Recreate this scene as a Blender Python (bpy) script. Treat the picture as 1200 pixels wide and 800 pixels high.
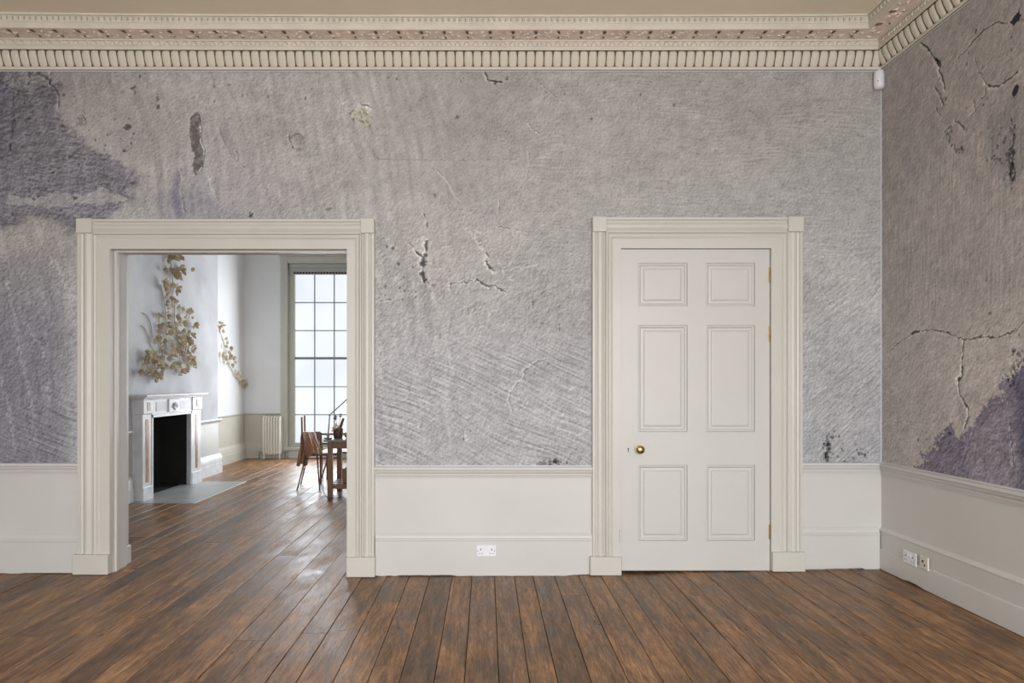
import bpy, math, random
import numpy as np
from mathutils import Vector, Matrix

random.seed(7)
for o in list(bpy.data.objects): bpy.data.objects.remove(o)
S = bpy.context.scene
C = S.collection

# ------------------------------------------------------------------ camera
F = 800.0; PX, PY = 570.0, 447.0; EYE = 1.4175
cd = bpy.data.cameras.new('camera'); cam = bpy.data.objects.new('camera', cd); C.objects.link(cam)
cam.location = (0, 0, EYE); cam.rotation_euler = (math.pi/2, 0, 0)
cd.sensor_width = 36; cd.lens = 24; cd.shift_x = (600-PX)/1200; cd.shift_y = (PY-400)/1200
cd.clip_start = .05; cd.clip_end = 200
S.camera = cam

# ------------------------------------------------------------------ world, lights, exposure
S.view_settings.view_transform = 'Standard'; S.view_settings.look = 'None'
S.view_settings.gamma = 1; S.view_settings.use_curve_mapping = False
S.view_settings.exposure = 0.0
w = bpy.data.worlds.new('sky'); S.world = w; w.use_nodes = True
w.node_tree.nodes['Background'].inputs[0].default_value = (.78, .86, 1, 1)
w.node_tree.nodes['Background'].inputs[1].default_value = .6

def area(name, loc, rot, sx, sy, power, col):
    l = bpy.data.lights.new(name, 'AREA'); l.shape = 'RECTANGLE'; l.size = sx; l.size_y = sy
    l.energy = power; l.color = col
    o = bpy.data.objects.new(name, l); o.location = loc; o.rotation_euler = rot; C.objects.link(o)
    return o
R = math.radians
# daylight of the tall windows behind the photographer (window_2, window_3, window_4)
REAR_Y = -4.2
for x, p in ((-1.45, 232), (.35, 232), (2.15, 232)):
    area('window_daylight', (x, REAR_Y+.95, 1.95), (R(42), 0, 0), 1.25, 2.5, p, (.93, .965, 1.0))
# daylight of the tall windows of the far room (window_1, window_5, window_6)
for x in (-2.99, -.8, 1.4):
    area('window_daylight', (x, 12.44, 1.85), (R(-86), 0, 0), 1.1, 3.0, 80, (.90, .95, 1.0))

# ------------------------------------------------------------------ helpers
def px(x, y, Y):            # photograph point at depth Y -> world
    return Vector(((x-PX)*Y/F, Y, EYE-(y-PY)*Y/F))
def tag(o, label=None, cat=None, group=None, kind=None):
    if label: o['label'] = label
    if cat: o['category'] = cat
    if group: o['group'] = group
    if kind: o['kind'] = kind
    return o
def empty(name, loc=(0,0,0), rz=0, parent=None):
    o = bpy.data.objects.new(name, None); o.location = loc; o.rotation_euler = (0,0,rz)
    o.empty_display_size = .05
    C.objects.link(o); o.parent = parent
    return o
class MB:
    def __init__(s): s.v = []; s.f = []; s.m = []; s.cur = 0
    def add(s, vs, fs):
        n = len(s.v); s.v += [tuple(v) for v in vs]; s.f += [tuple(i+n for i in f) for f in fs]; s.m += [s.cur]*len(fs); return s
    def box(s, a, b):
        x0,y0,z0 = a; x1,y1,z1 = b
        vs = [(x,y,z) for z in (z0,z1) for y in (y0,y1) for x in (x0,x1)]
        return s.add(vs, [(0,2,3,1),(4,5,7,6),(0,1,5,4),(2,6,7,3),(0,4,6,2),(1,3,7,5)])
    def bbox(s, a, b, c=.004):      # box with bevelled edges
        x0,y0,z0 = a; x1,y1,z1 = b
        c = min(c, (x1-x0)/2.1, (y1-y0)/2.1, (z1-z0)/2.1)
        import itertools
        vs=[]; idx={}
        for i,j,k in itertools.product((0,1),repeat=3):
            X=(x0,x1)[i];Y=(y0,y1)[j];Z=(z0,z1)[k]; sx=1-2*i; sy=1-2*j; sz=1-2*k
            idx[i,j,k,0]=len(vs); vs.append((X,Y+sy*c,Z+sz*c))
            idx[i,j,k,1]=len(vs); vs.append((X+sx*c,Y,Z+sz*c))
            idx[i,j,k,2]=len(vs); vs.append((X+sx*c,Y+sy*c,Z))
        fs=[]
        for i in (0,1):
            fs.append([idx[i,0,0,0],idx[i,1,0,0],idx[i,1,1,0],idx[i,0,1,0]])
            fs.append([idx[0,i,0,1],idx[1,i,0,1],idx[1,i,1,1],idx[0,i,1,1]])
            fs.append([idx[0,0,i,2],idx[1,0,i,2],idx[1,1,i,2],idx[0,1,i,2]])
        for a_,b_ in itertools.product((0,1),repeat=2):
            fs.append([idx[0,a_,b_,1],idx[1,a_,b_,1],idx[1,a_,b_,2],idx[0,a_,b_,2]])
            fs.append([idx[a_,0,b_,0],idx[a_,1,b_,0],idx[a_,1,b_,2],idx[a_,0,b_,2]])
            fs.append([idx[a_,b_,0,0],idx[a_,b_,1,0],idx[a_,b_,1,1],idx[a_,b_,0,1]])
        for i,j,k in itertools.product((0,1),repeat=3): fs.append([idx[i,j,k,q] for q in (0,1,2)])
        cx=Vector(((x0+x1)/2,(y0+y1)/2,(z0+z1)/2)); out=[]
        for f in fs:
            p=[Vector(vs[q]) for q in f]; n=(p[1]-p[0]).cross(p[2]-p[0]); m=sum(p,Vector())/len(p)-cx
            out.append(f if n.dot(m)>0 else f[::-1])
        return s.add(vs,out)
    def tube(s, pts, r, n=8, cap=True):
        pts=[Vector(p) for p in pts]; rs = r if isinstance(r,(list,tuple)) else [r]*len(pts)
        base=len(s.v); up=None; rings=[]
        for i,p in enumerate(pts):
            d=(pts[min(i+1,len(pts)-1)]-pts[max(i-1,0)]).normalized()
            if up is None: up = Vector((0,0,1)) if abs(d.z)<.9 else Vector((1,0,0))
            a=d.cross(up).normalized(); b=a.cross(d).normalized(); up=b
            rings.append([p+(a*math.cos(2*math.pi*k/n)+b*math.sin(2*math.pi*k/n))*rs[i] for k in range(n)])
        vs=[v for q in rings for v in q]; fs=[]
        for i in range(len(pts)-1):
            for k in range(n):
                a=i*n+k; b=i*n+(k+1)%n; fs.append((a,b,b+n,a+n))
        if cap: fs.append(tuple(range(n))[::-1]); fs.append(tuple((len(pts)-1)*n+k for k in range(n)))
        return s.add(vs,fs)
    def lathe(s, prof, c=(0,0,0), n=16, axis='z'):
        vs=[];fs=[]
        for r,h in prof:
            for k in range(n):
                a=2*math.pi*k/n; u,v=r*math.cos(a),r*math.sin(a)
                if axis=='z': p=(c[0]+u,c[1]+v,c[2]+h)
                elif axis=='y': p=(c[0]+u,c[1]-h,c[2]+v)
                else: p=(c[0]+h,c[1]+u,c[2]+v)
                vs.append(p)
        for i in range(len(prof)-1):
            for k in range(n):
                a=i*n+k;b=i*n+(k+1)%n; fs.append((a,b,b+n,a+n))
        fs.append(tuple(range(n))[::-1]); fs.append(tuple((len(prof)-1)*n+k for k in range(n)))
        return s.add(vs,fs)
    def sweep(s, prof, path, dirs, close=False):
        """prof: list of (p, q); path: list of points; dirs: per point (P axis vec, Q axis vec)"""
        n=len(prof); vs=[]; fs=[]
        for (pt,(P,Q)) in zip(path,dirs):
            for p,q in prof: vs.append(Vector(pt)+Vector(P)*p+Vector(Q)*q)
        for i in range(len(path)-1):
            for k in range(n if close else n-1):
                a=i*n+k; b=i*n+(k+1)%n; fs.append((a,b,b+n,a+n))
        fs.append(tuple(range(n))[::-1]); fs.append(tuple((len(path)-1)*n+k for k in range(n)))
        return s.add(vs,fs)
    def build(s, name, mats, parent=None, smooth=False, fix=True):
        me=bpy.data.meshes.new(name); me.from_pydata(s.v,[],s.f)
        if not isinstance(mats,(list,tuple)): mats=[mats]
        for m in mats: me.materials.append(m)
        if len(mats)>1: me.polygons.foreach_set('material_index', s.m)
        if fix:
            import bmesh
            bm=bmesh.new(); bm.from_mesh(me); bmesh.ops.recalc_face_normals(bm,faces=bm.faces); bm.to_mesh(me); bm.free()
        if smooth: 
            me.polygons.foreach_set('use_smooth',[True]*len(me.polygons))
            try: me.set_sharp_from_angle(angle=R(40))
            except Exception: pass
        me.update()
        o=bpy.data.objects.new(name,me); C.objects.link(o); o.parent=parent
        return o

# ------------------------------------------------------------------ materials
def new_mat(name):
    m=bpy.data.materials.new(name); m.use_nodes=True; nt=m.node_tree
    return m, nt, nt.nodes['Principled BSDF']
def node(nt, t, **k):
    n=nt.nodes.new(t)
    for a,b in k.items():
        if a.startswith('_'): setattr(n,a[1:],b)
        else: n.inputs[a.replace('__',' ')].default_value=b
    return n
def paint(name, col, rough=.5, var=.06, scale=3.0, bump=.15, bscale=60, metal=0, spec=None, dirt=0.0):
    m,nt,b=new_mat(name); L=nt.links
    tc=node(nt,'ShaderNodeTexCoord'); n=node(nt,'ShaderNodeTexNoise',Scale=scale,Detail=5.0)
    L.new(tc.outputs['Object'],n.inputs['Vector'])
    r=node(nt,'ShaderNodeValToRGB'); L.new(n.outputs['Fac'],r.inputs[0])
    r.color_ramp.elements[0].position=.3; r.color_ramp.elements[1].position=.72
    r.color_ramp.elements[0].color=tuple(c*(1-var) for c in col)+(1,)
    r.color_ramp.elements[1].color=tuple(min(1,c*(1+var*.6)) for c in col)+(1,)
    out=r.outputs[0]
    if dirt:
        n3=node(nt,'ShaderNodeTexNoise',Scale=scale*9,Detail=6.0,Roughness=.7); L.new(tc.outputs['Object'],n3.inputs['Vector'])
        r3=node(nt,'ShaderNodeValToRGB'); L.new(n3.outputs['Fac'],r3.inputs[0]); r3.color_ramp.elements[0].position=.6; r3.color_ramp.elements[1].position=.78
        mx=node(nt,'ShaderNodeMix',_data_type='RGBA'); L.new(r3.outputs[0],mx.inputs[0]); L.new(out,mx.inputs[6]); mx.inputs[7].default_value=tuple(c*(1-dirt) for c in col)+(1,)
        out=mx.outputs[2]
    L.new(out,b.inputs['Base Color'])
    b.inputs['Roughness'].default_value=rough; b.inputs['Metallic'].default_value=metal
    if spec is not None: b.inputs['Specular IOR Level'].default_value=spec
    if bump:
        n2=node(nt,'ShaderNodeTexNoise',Scale=bscale,Detail=3.0); L.new(tc.outputs['Object'],n2.inputs['Vector'])
        bp=node(nt,'ShaderNodeBump',Strength=bump,Distance=.002); L.new(n2.outputs['Fac'],bp.inputs['Height']); L.new(bp.outputs[0],b.inputs['Normal'])
    return m
M={}
M['cream']=paint('cream_paint',(.58,.57,.535),.42,.04,2,.12)
M['casing']=paint('casing_paint',(.575,.56,.505),.4,.04,2,.12)
M['doorp']=paint('door_paint',(.57,.562,.525),.42,.03,2,.1)
M['unseen']=paint('grey_wall_paper',(.38,.37,.36),.85,.1,2,.2)
M['ceil']=paint('ceiling_paint',(.86,.78,.63),.8,.05,1.2,.1)
M['cornice']=paint('cornice_plaster',(.68,.635,.54),.7,.08,6,.4,40,dirt=.15)
M['cornice_strip']=paint('cornice_white_strip',(.66,.67,.645),.6,.04,6,.2)
M['foliage_plaster']=paint('pinkish_relief_plaster',(.88,.76,.67),.8,.18,26,.6,80)
M['groove']=paint('groove_shade',(.14,.11,.08),.9,.2,20,.2)  # shade of the cornice recesses as a dark colour; also the leaf tips
M['softgroove']=paint('tan_groove',(.40,.35,.27),.9,.2,20,.2)  # tan brown of the small marks between the dentils
M['plasterback']=paint('wall_plaster',(.6,.59,.57),.8,.06)
M['farwall']=paint('pale_blue_plaster',(.79,.80,.81),.75,.05,1.5,.15,20)
M['breast']=paint('mottled_blue_grey_plaster',(.60,.61,.635),.75,.18,2.2,.2,20)
M['fardado']=paint('warm_panel_paint',(.56,.535,.46),.55,.05)
M['dark']=paint('dark_void',(.012,.011,.010),.95,.3,5,.3)
M['subfloor']=paint('subfloor_dirt',(.03,.024,.02),.95,.3,5,.3)
M['marble']=paint('white_marble',(.74,.75,.77),.3,.14,7,.05)
M['sienna']=paint('sienna_marble_inlay',(.42,.24,.14),.3,.3,14,.05)
M['greymarble']=paint('grey_marble_panel',(.50,.51,.52),.3,.2,9,.05)
M['hearth']=paint('hearth_slate',(.40,.41,.41),.38,.14,4,.2)
M['radiator']=paint('radiator_enamel',(.82,.80,.72),.35,.03)
M['plastic']=paint('white_plastic',(.78,.78,.80),.35,.02,4,.05)
M['plastic2']=paint('ivory_plastic',(.66,.62,.54),.35,.03,4,.05)
M['slot']=paint('socket_hole',(.03,.03,.03),.6,.1)
M['brass']=paint('polished_brass',(.62,.44,.17),.22,.1,12,.1,60,metal=1)
M['oldbrass']=paint('aged_brass',(.45,.33,.15),.4,.25,60,.2,60,metal=1)
M['iron']=paint('black_iron',(.02,.02,.02),.5,.2)
M['wood']=paint('brown_table_wood',(.20,.10,.055),.45,.25,9,.3)
M['woodtop']=paint('worn_table_top',(.26,.22,.18),.4,.25,9,.3)
M['redwood']=paint('reddish_chair_wood',(.20,.075,.04),.4,.2,9,.2)
M['rust']=paint('rust_brown_metal',(.11,.05,.035),.45,.25,20,.2)
M['seatp']=paint('pale_seat',(.5,.47,.44),.35,.1,9,.2)
M['leather']=paint('tan_leather',(.30,.14,.06),.42,.3,11,.6,40)
M['leather2']=paint('dark_red_cloth',(.10,.035,.025),.7,.2,11,.4,40)
M['petal']=paint('dried_petal',(.63,.53,.37),.8,.3,13,.3)
M['petal2']=paint('pale_dried_petal',(.78,.69,.52),.8,.2,13,.3)
M['stem']=paint('dried_stem',(.45,.35,.22),.8,.2,13,.2)
M['rustflower']=paint('rust_dried_flower',(.26,.10,.05),.85,.3,40,.4)
M['claypot']=paint('dark_clay_pot',(.085,.035,.025),.5,.2)
M['ochre']=paint('ochre_pot_glaze',(.50,.33,.08),.4,.2)
M['steel']=paint('grey_lamp_steel',(.22,.22,.23),.35,.1,9,.05,60,metal=.8)
M['cable']=paint('dark_cable',(.03,.03,.03),.5,.1)
M['blind']=paint('grey_blind_fabric',(.42,.44,.43),.8,.08)
M['framepaint']=paint('window_frame_paint',(.55,.55,.48),.5,.05)
M['bar']=paint('glazing_bar_paint',(.22,.26,.27),.5,.05)

def wood_mat():
    m,nt,b=new_mat('worn_stained_floorboard'); L=nt.links
    tc=node(nt,'ShaderNodeTexCoord'); oi=node(nt,'ShaderNodeObjectInfo')
    mul=node(nt,'ShaderNodeMath',_operation='MULTIPLY'); L.new(oi.outputs['Random'],mul.inputs[0]); mul.inputs[1].default_value=173.0
    add=node(nt,'ShaderNodeVectorMath',_operation='ADD'); L.new(tc.outputs['Object'],add.inputs[0]); L.new(mul.outputs[0],add.inputs[1])
    def mapped(sx,sy,sz=10):
        mp=node(nt,'ShaderNodeMapping'); mp.inputs['Scale'].default_value=(sx,sy,sz); L.new(add.outputs[0],mp.inputs[0]); return mp
    g1=node(nt,'ShaderNodeTexNoise',Scale=1.0,Detail=7.0,Roughness=.62,Distortion=.6); L.new(mapped(24,2.2).outputs[0],g1.inputs[0])
    g2=node(nt,'ShaderNodeTexNoise',Scale=1.0,Detail=5.0,Roughness=.6,Distortion=.3); L.new(mapped(130,11).outputs[0],g2.inputs[0])
    blot=node(nt,'ShaderNodeTexNoise',Scale=1.0,Detail=7.0,Roughness=.68); L.new(mapped(5,3).outputs[0],blot.inputs[0])
    mix=node(nt,'ShaderNodeMath',_operation='MULTIPLY_ADD'); L.new(g2.outputs[0],mix.inputs[0]); mix.inputs[1].default_value=.8
    L.new(g1.outputs[0],mix.inputs[2])
    m2=node(nt,'ShaderNodeMath',_operation='MULTIPLY_ADD'); L.new(blot.outputs[0],m2.inputs[0]); m2.inputs[1].default_value=.9; L.new(mix.outputs[0],m2.inputs[2])
    r=node(nt,'ShaderNodeValToRGB'); 
    mr=node(nt,'ShaderNodeMapRange'); L.new(m2.outputs[0],mr.inputs[0]); mr.inputs[1].default_value=1.0; mr.inputs[2].default_value=1.68
    L.new(mr.outputs[0],r.inputs[0])
    e=r.color_ramp.elements; e[0].position=0; e[0].color=(.060,.034,.020,1); e[1].position=1; e[1].color=(.45,.265,.14,1)
    x=e.new(.36); x.color=(.145,.078,.038,1); x=e.new(.62); x.color=(.255,.142,.070,1)
    # per board tint: darker/greyer/redder
    rr=node(nt,'ShaderNodeValToRGB'); L.new(oi.outputs['Random'],rr.inputs[0])
    e=rr.color_ramp.elements; e[0].color=(.62,.61,.60,1); e[1].color=(1.12,1.06,.98,1)
    x=e.new(.2); x.color=(.95,.93,.9,1); x=e.new(.45); x.color=(1.1,1.02,.95,1); x=e.new(.6); x.color=(.86,.82,.78,1); x=e.new(.8); x.color=(1.2,1.14,1.05,1)
    mm=node(nt,'ShaderNodeMix',_data_type='RGBA',_blend_type='MULTIPLY'); mm.inputs[0].default_value=1
    L.new(r.outputs[0],mm.inputs[6]); L.new(rr.outputs[0],mm.inputs[7])
    # small dark knocks, nails
    vo=node(nt,'ShaderNodeTexVoronoi',Scale=1.0); L.new(mapped(9,3.2).outputs[0],vo.inputs['Vector'])
    kr=node(nt,'ShaderNodeValToRGB'); L.new(vo.outputs['Distance'],kr.inputs[0]); kr.color_ramp.elements[0].position=.05; kr.color_ramp.elements[1].position=.10
    kr.color_ramp.elements[0].color=(.25,.25,.25,1); kr.color_ramp.elements[1].color=(1,1,1,1)
    m3=node(nt,'ShaderNodeMix',_data_type='RGBA',_blend_type='MULTIPLY'); m3.inputs[0].default_value=.9
    L.new(mm.outputs[2],m3.inputs[6]); L.new(kr.outputs[0],m3.inputs[7])
    L.new(m3.outputs[2],b.inputs['Base Color'])
    rg=node(nt,'ShaderNodeMapRange'); L.new(blot.outputs[0],rg.inputs[0]); rg.inputs[1].default_value=.3; rg.inputs[2].default_value=.7; rg.inputs[3].default_value=.27; rg.inputs[4].default_value=.54
    L.new(rg.outputs[0],b.inputs['Roughness'])
    b.inputs['Specular IOR Level'].default_value=.33
    bp=node(nt,'ShaderNodeBump',Strength=.55,Distance=.004); L.new(m2.outputs[0],bp.inputs['Height']); L.new(bp.outputs[0],b.inputs['Normal'])
    return m
M['board']=wood_mat()

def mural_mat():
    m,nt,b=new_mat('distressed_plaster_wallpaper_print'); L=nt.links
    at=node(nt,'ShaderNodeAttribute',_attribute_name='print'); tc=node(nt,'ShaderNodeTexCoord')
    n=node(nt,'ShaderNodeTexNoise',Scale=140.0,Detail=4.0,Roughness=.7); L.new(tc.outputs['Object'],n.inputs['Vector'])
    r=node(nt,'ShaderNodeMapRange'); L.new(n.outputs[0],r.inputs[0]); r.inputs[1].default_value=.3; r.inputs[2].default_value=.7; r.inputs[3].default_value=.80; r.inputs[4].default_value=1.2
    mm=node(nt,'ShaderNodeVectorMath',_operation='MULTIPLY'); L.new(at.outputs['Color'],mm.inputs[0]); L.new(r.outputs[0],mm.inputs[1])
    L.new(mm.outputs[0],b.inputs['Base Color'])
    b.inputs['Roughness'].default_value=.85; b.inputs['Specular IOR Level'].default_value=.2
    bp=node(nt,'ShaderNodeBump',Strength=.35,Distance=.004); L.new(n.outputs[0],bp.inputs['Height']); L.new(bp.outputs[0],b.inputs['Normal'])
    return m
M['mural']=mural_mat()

def glow_mat():     # frosted panes lit from behind by daylight
    m,nt,b=new_mat('frosted_daylit_glass'); L=nt.links
    b.inputs['Base Color'].default_value=(.25,.27,.29,1); b.inputs['Roughness'].default_value=.35
    tc=node(nt,'ShaderNodeTexCoord'); n=node(nt,'ShaderNodeTexNoise',Scale=.9,Detail=2.0); L.new(tc.outputs['Object'],n.inputs[0])
    r=node(nt,'ShaderNodeValToRGB'); L.new(n.outputs[0],r.inputs[0]); r.color_ramp.elements[0].position=.35; r.color_ramp.elements[1].position=.6
    r.color_ramp.elements[0].color=(.76,.81,.88,1); r.color_ramp.elements[1].color=(.90,.935,.97,1)
    L.new(r.outputs[0],b.inputs['Emission Color']); b.inputs['Emission Strength'].default_value=.95
    return m
M['pane']=glow_mat()

# ------------------------------------------------------------------ floor
WY=5.04          # face of the partition wall
RX=2.917         # right wall
FARY=12.6
def fz(x):
    return float(np.interp(x,[-4.6,-2.8,-1.0,.6,.9,2.2,2.9],[.008,.008,-.010,-.008,.004,.030,.042]))
floor=MB(); floor.box((-5.3,REAR_Y-.2,-.12),(2.99,FARY+.3,-.045)); floor=floor.build('floor',M['subfloor']); tag(floor,kind='structure')
rnd=random.Random(11)
x=-5.25; col=0
HX0,HX1,HY0,HY1=-4.5,-3.38,7.91,9.62        # hearth slab footprint
while x<RX-.01:
    wd=rnd.choice([.135,.145,.15,.155,.16,.165,.175])
    if x+wd>RX-.03: wd=RX-x
    y=REAR_Y
    ends=[]
    yy=REAR_Y+rnd.uniform(1.2,4.6)
    while yy<FARY-.5:
        ends.append(yy); yy+=rnd.uniform(2.0,4.6)
    ends.append(FARY)
    y=REAR_Y
    for e in ends:
        y0,y1=y,e; y=e
        x0,x1=x+.0016,x+wd-.0016
        spans=[(y0+.0015,y1-.0015)]
        rip=x0<HX1<x1 and x1-HX1>.01 and y0<HY1 and y1>HY0
        if x1>HX0 and x0<HX1-.0:
            xx=x1
            # boards stop at the hearth
            sp=[]
            for a,b in spans:
                if x0>=HX1-.02: sp.append((a,b)); continue
                if a<HY0: sp.append((a,min(b,HY0-.002)))
                if b>HY1: sp.append((max(a,HY1+.002),b))
            spans=sp
        if x1<-4.48: spans=[(a,min(b,WY+.2)) for a,b in spans if a<WY]
        spans=[(a,b,x0,x1) for a,b in spans]
        if rip: spans.append((max(y0,HY0)+.001,min(y1,HY1)-.001,HX1+.003,x1))
        for a,b,x0,x1 in spans:
            if b-a<.03: continue
            ny=max(1,int((b-a)/1.2)); dz=rnd.uniform(-.0014,.0014); tl=rnd.uniform(-.0016,.0016); cup=rnd.uniform(0,.0012); bev=.0022
            m=MB(); xs=[(x0,-.02),(x0,-bev),(x0+bev,0),((x0+x1)/2,cup),(x1-bev,0),(x1,-bev),(x1,-.02)]
            prof=[]; cx=(x0+x1)/2; cy=(a+b)/2
            vs=[];fs=[]; n=len(xs); waves=[rnd.uniform(-.0008,.0008) for _ in range(ny+1)]
            for i in range(ny+1):
                Y=a+(b-a)*i/ny
                for (X,Z) in xs: vs.append((X-cx,Y-cy,Z+fz(X)+dz+tl*(X-cx)/(x1-x0)+waves[i]))
            for i in range(ny):
                for k in range(n-1):
                    q=i*n+k; fs.append((q,q+1,q+1+n,q+n))
            fs.append(tuple(range(n))); fs.append(tuple(ny*n+k for k in range(n))[::-1])
            m.add(vs,fs); o=m.build('floorboard',M['board'],floor,fix=False)
            o.location=(cx,cy,0)
    x+=wd; col+=1

# ------------------------------------------------------------------ mural walls
def vnoise(x,y,seed,sx=1.0,sy=1.0,oct=1,gain=.5):
    out=0; amp=1; tot=0
    for o in range(oct):
        rs=np.random.RandomState(seed*31+o)
        T=rs.rand(256,256).astype(np.float32)
        u=x*sx*(2**o)+7.3*o; v=y*sy*(2**o)+3.1*o
        i=np.floor(u).astype(np.int64); j=np.floor(v).astype(np.int64)
        a=(u-i).astype(np.float32); b=(v-j).astype(np.float32)
        a=a*a*(3-2*a); b=b*b*(3-2*b)
        i&=255; j&=255; i1=(i+1)&255; j1=(j+1)&255
        r=(T[i,j]*(1-a)+T[i1,j]*a)*(1-b)+(T[i,j1]*(1-a)+T[i1,j1]*a)*b
        out=out+amp*(r-.5)*2; tot+=amp; amp*=gain
    return out/tot
def inpoly(x,y,poly):
    r=np.zeros(x.shape,bool); n=len(poly)
    for i in range(n):
        x0,y0=poly[i]; x1,y1=poly[(i+1)%n]
        if y0==y1: continue
        c=((y0>y)!=(y1>y))&(x<(x1-x0)*(y-y0)/(y1-y0)+x0); r^=c
    return r
def polydist(x,y,pts):
    d=np.full(x.shape,1e9,np.float32); sgn=np.zeros(x.shape,np.float32)
    for (x0,y0),(x1,y1) in zip(pts[:-1],pts[1:]):
        dx,dy=x1-x0,y1-y0; L2=dx*dx+dy*dy+1e-9
        t=np.clip(((x-x0)*dx+(y-y0)*dy)/L2,0,1); q=np.hypot(x-x0-t*dx,y-y0-t*dy)
        s=np.sign((x-x0)*dy-(y-y0)*dx)
        m=q<d; d=np.where(m,q,d); sgn=np.where(m,s,sgn)
    return d,sgn
def sstep(a,b,x):
    t=np.clip((x-a)/(b-a),0,1); return t*t*(3-2*t)

class Mural:
    """colour with slope shading, and relief, of the printed plaster paper, in paper coordinates u (right), v (down), unit = 6.3 mm"""
    def __init__(s,U,V,base):
        s.U=U; s.V=V; s.H=np.zeros(U.shape,np.float32); s.col=np.stack([np.full(U.shape,b,np.float32) for b in base],-1)
    def tint(s,mask,rgb): s.col=s.col*(1-mask[...,None])+s.col*np.array(rgb,np.float32)*mask[...,None]
    def blend(s,mask,rgb): s.col=s.col*(1-mask[...,None])+np.array(rgb,np.float32)*mask[...,None]
    def region(s,poly,warp=6,soft=0,seed=5):
        u=s.U+vnoise(s.U,s.V,seed,.06,.06,4,.65)*warp*2+vnoise(s.U,s.V,seed+9,.5,.5,2)*warp*.6
        v=s.V+vnoise(s.U,s.V,seed+1,.06,.06,4,.65)*warp*2+vnoise(s.U,s.V,seed+8,.5,.5,2)*warp*.6
        m=inpoly(u,v,poly).astype(np.float32)
        for _ in range(soft):
            m=(m+np.roll(m,3,0)+np.roll(m,-3,0)+np.roll(m,3,1)+np.roll(m,-3,1))/5
        return m
    def crack(s,pts,wd=1.0,depth=1.0,dark=.25,lip=.15,warp=1.5,vary=.6,seed=3):
        us=[p[0] for p in pts]; vs=[p[1] for p in pts]; pad=14
        sel=np.where((s.U[0]>min(us)-pad)&(s.U[0]<max(us)+pad))[0]; sel2=np.where((s.V[:,0]>min(vs)-pad)&(s.V[:,0]<max(vs)+pad))[0]
        if len(sel)<2 or len(sel2)<2: return
        sl=(slice(sel2[0],sel2[-1]+1),slice(sel[0],sel[-1]+1))
        U,V=s.U[sl],s.V[sl]
        u=U+vnoise(U,V,seed,.3,.3,2)*warp; v=V+vnoise(U,V,seed+4,.3,.3,2)*warp
        d,sg=polydist(u,v,pts)
        w=wd*(1+vary*vnoise(U,V,seed+6,.22,.22,2)*1.6); w=np.maximum(w,.15)
        k=np.clip(1.15-d/w,0,1); k=sstep(0,.8,k)
        s.col[sl]=s.col[sl]*(1-k[...,None]*(1-dark))
        if lip:
            k2=np.exp(-((d-w*1.3)/(.9*wd+.5))**2)*(sg<0); s.col[sl]*=(1+lip*k2[...,None])
        s.H[sl]-=k*depth
    def spot(s,u0,v0,ru,rv,dark=.4,depth=1,rgb=None,seed=2,rough=.8):
        U,V=s.U,s.V
        b=(abs(U[0]-u0)<ru*2.2+2); a=(abs(V[:,0]-v0)<rv*2.2+2)
        i=np.where(a)[0]; j=np.where(b)[0]
        if len(i)<1 or len(j)<1: return
        sl=(slice(i[0],i[-1]+1),slice(j[0],j[-1]+1)); U,V=U[sl],V[sl]
        d=np.hypot((U-u0)/ru,(V-v0)/rv)+vnoise(U,V,seed,.5,.5,2)*rough
        k=sstep(1.15,.75,d)
        if rgb is not None: s.col[sl]=s.col[sl]*(1-k[...,None])+np.array(rgb,np.float32)*k[...,None]
        else: s.col[sl]*=(1-k[...,None]*(1-dark))
        s.H[sl]-=k*depth
    def ring(s,u0,v0,r,dark=.5):
        d=np.abs(np.hypot(s.U-u0,(s.V-v0)*.95)-r); k=np.exp(-(d/1.4)**2)*(.6+.5*vnoise(s.U,s.V,6,.3,.3)); k=np.clip(k,0,1)
        s.col*=(1-k[...,None]*(1-dark)); s.H-=k
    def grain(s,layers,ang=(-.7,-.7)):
        # light and shade of the plaster relief, put into the print colour: each layer (field, strength) contributes a normalised slope
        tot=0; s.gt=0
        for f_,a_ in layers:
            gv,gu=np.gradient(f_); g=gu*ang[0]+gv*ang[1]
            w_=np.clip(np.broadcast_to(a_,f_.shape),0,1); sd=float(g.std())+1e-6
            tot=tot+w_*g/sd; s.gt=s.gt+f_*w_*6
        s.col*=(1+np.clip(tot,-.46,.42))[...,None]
    def emboss(s,k,ang=(-.7,-.7)):  # shades the print colour by the slope of cracks and chips
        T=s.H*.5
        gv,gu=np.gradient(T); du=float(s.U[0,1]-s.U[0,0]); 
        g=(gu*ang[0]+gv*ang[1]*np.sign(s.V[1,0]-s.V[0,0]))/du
        s.col*=(1+np.clip(k*g,-.42,.38))[...,None]

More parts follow.
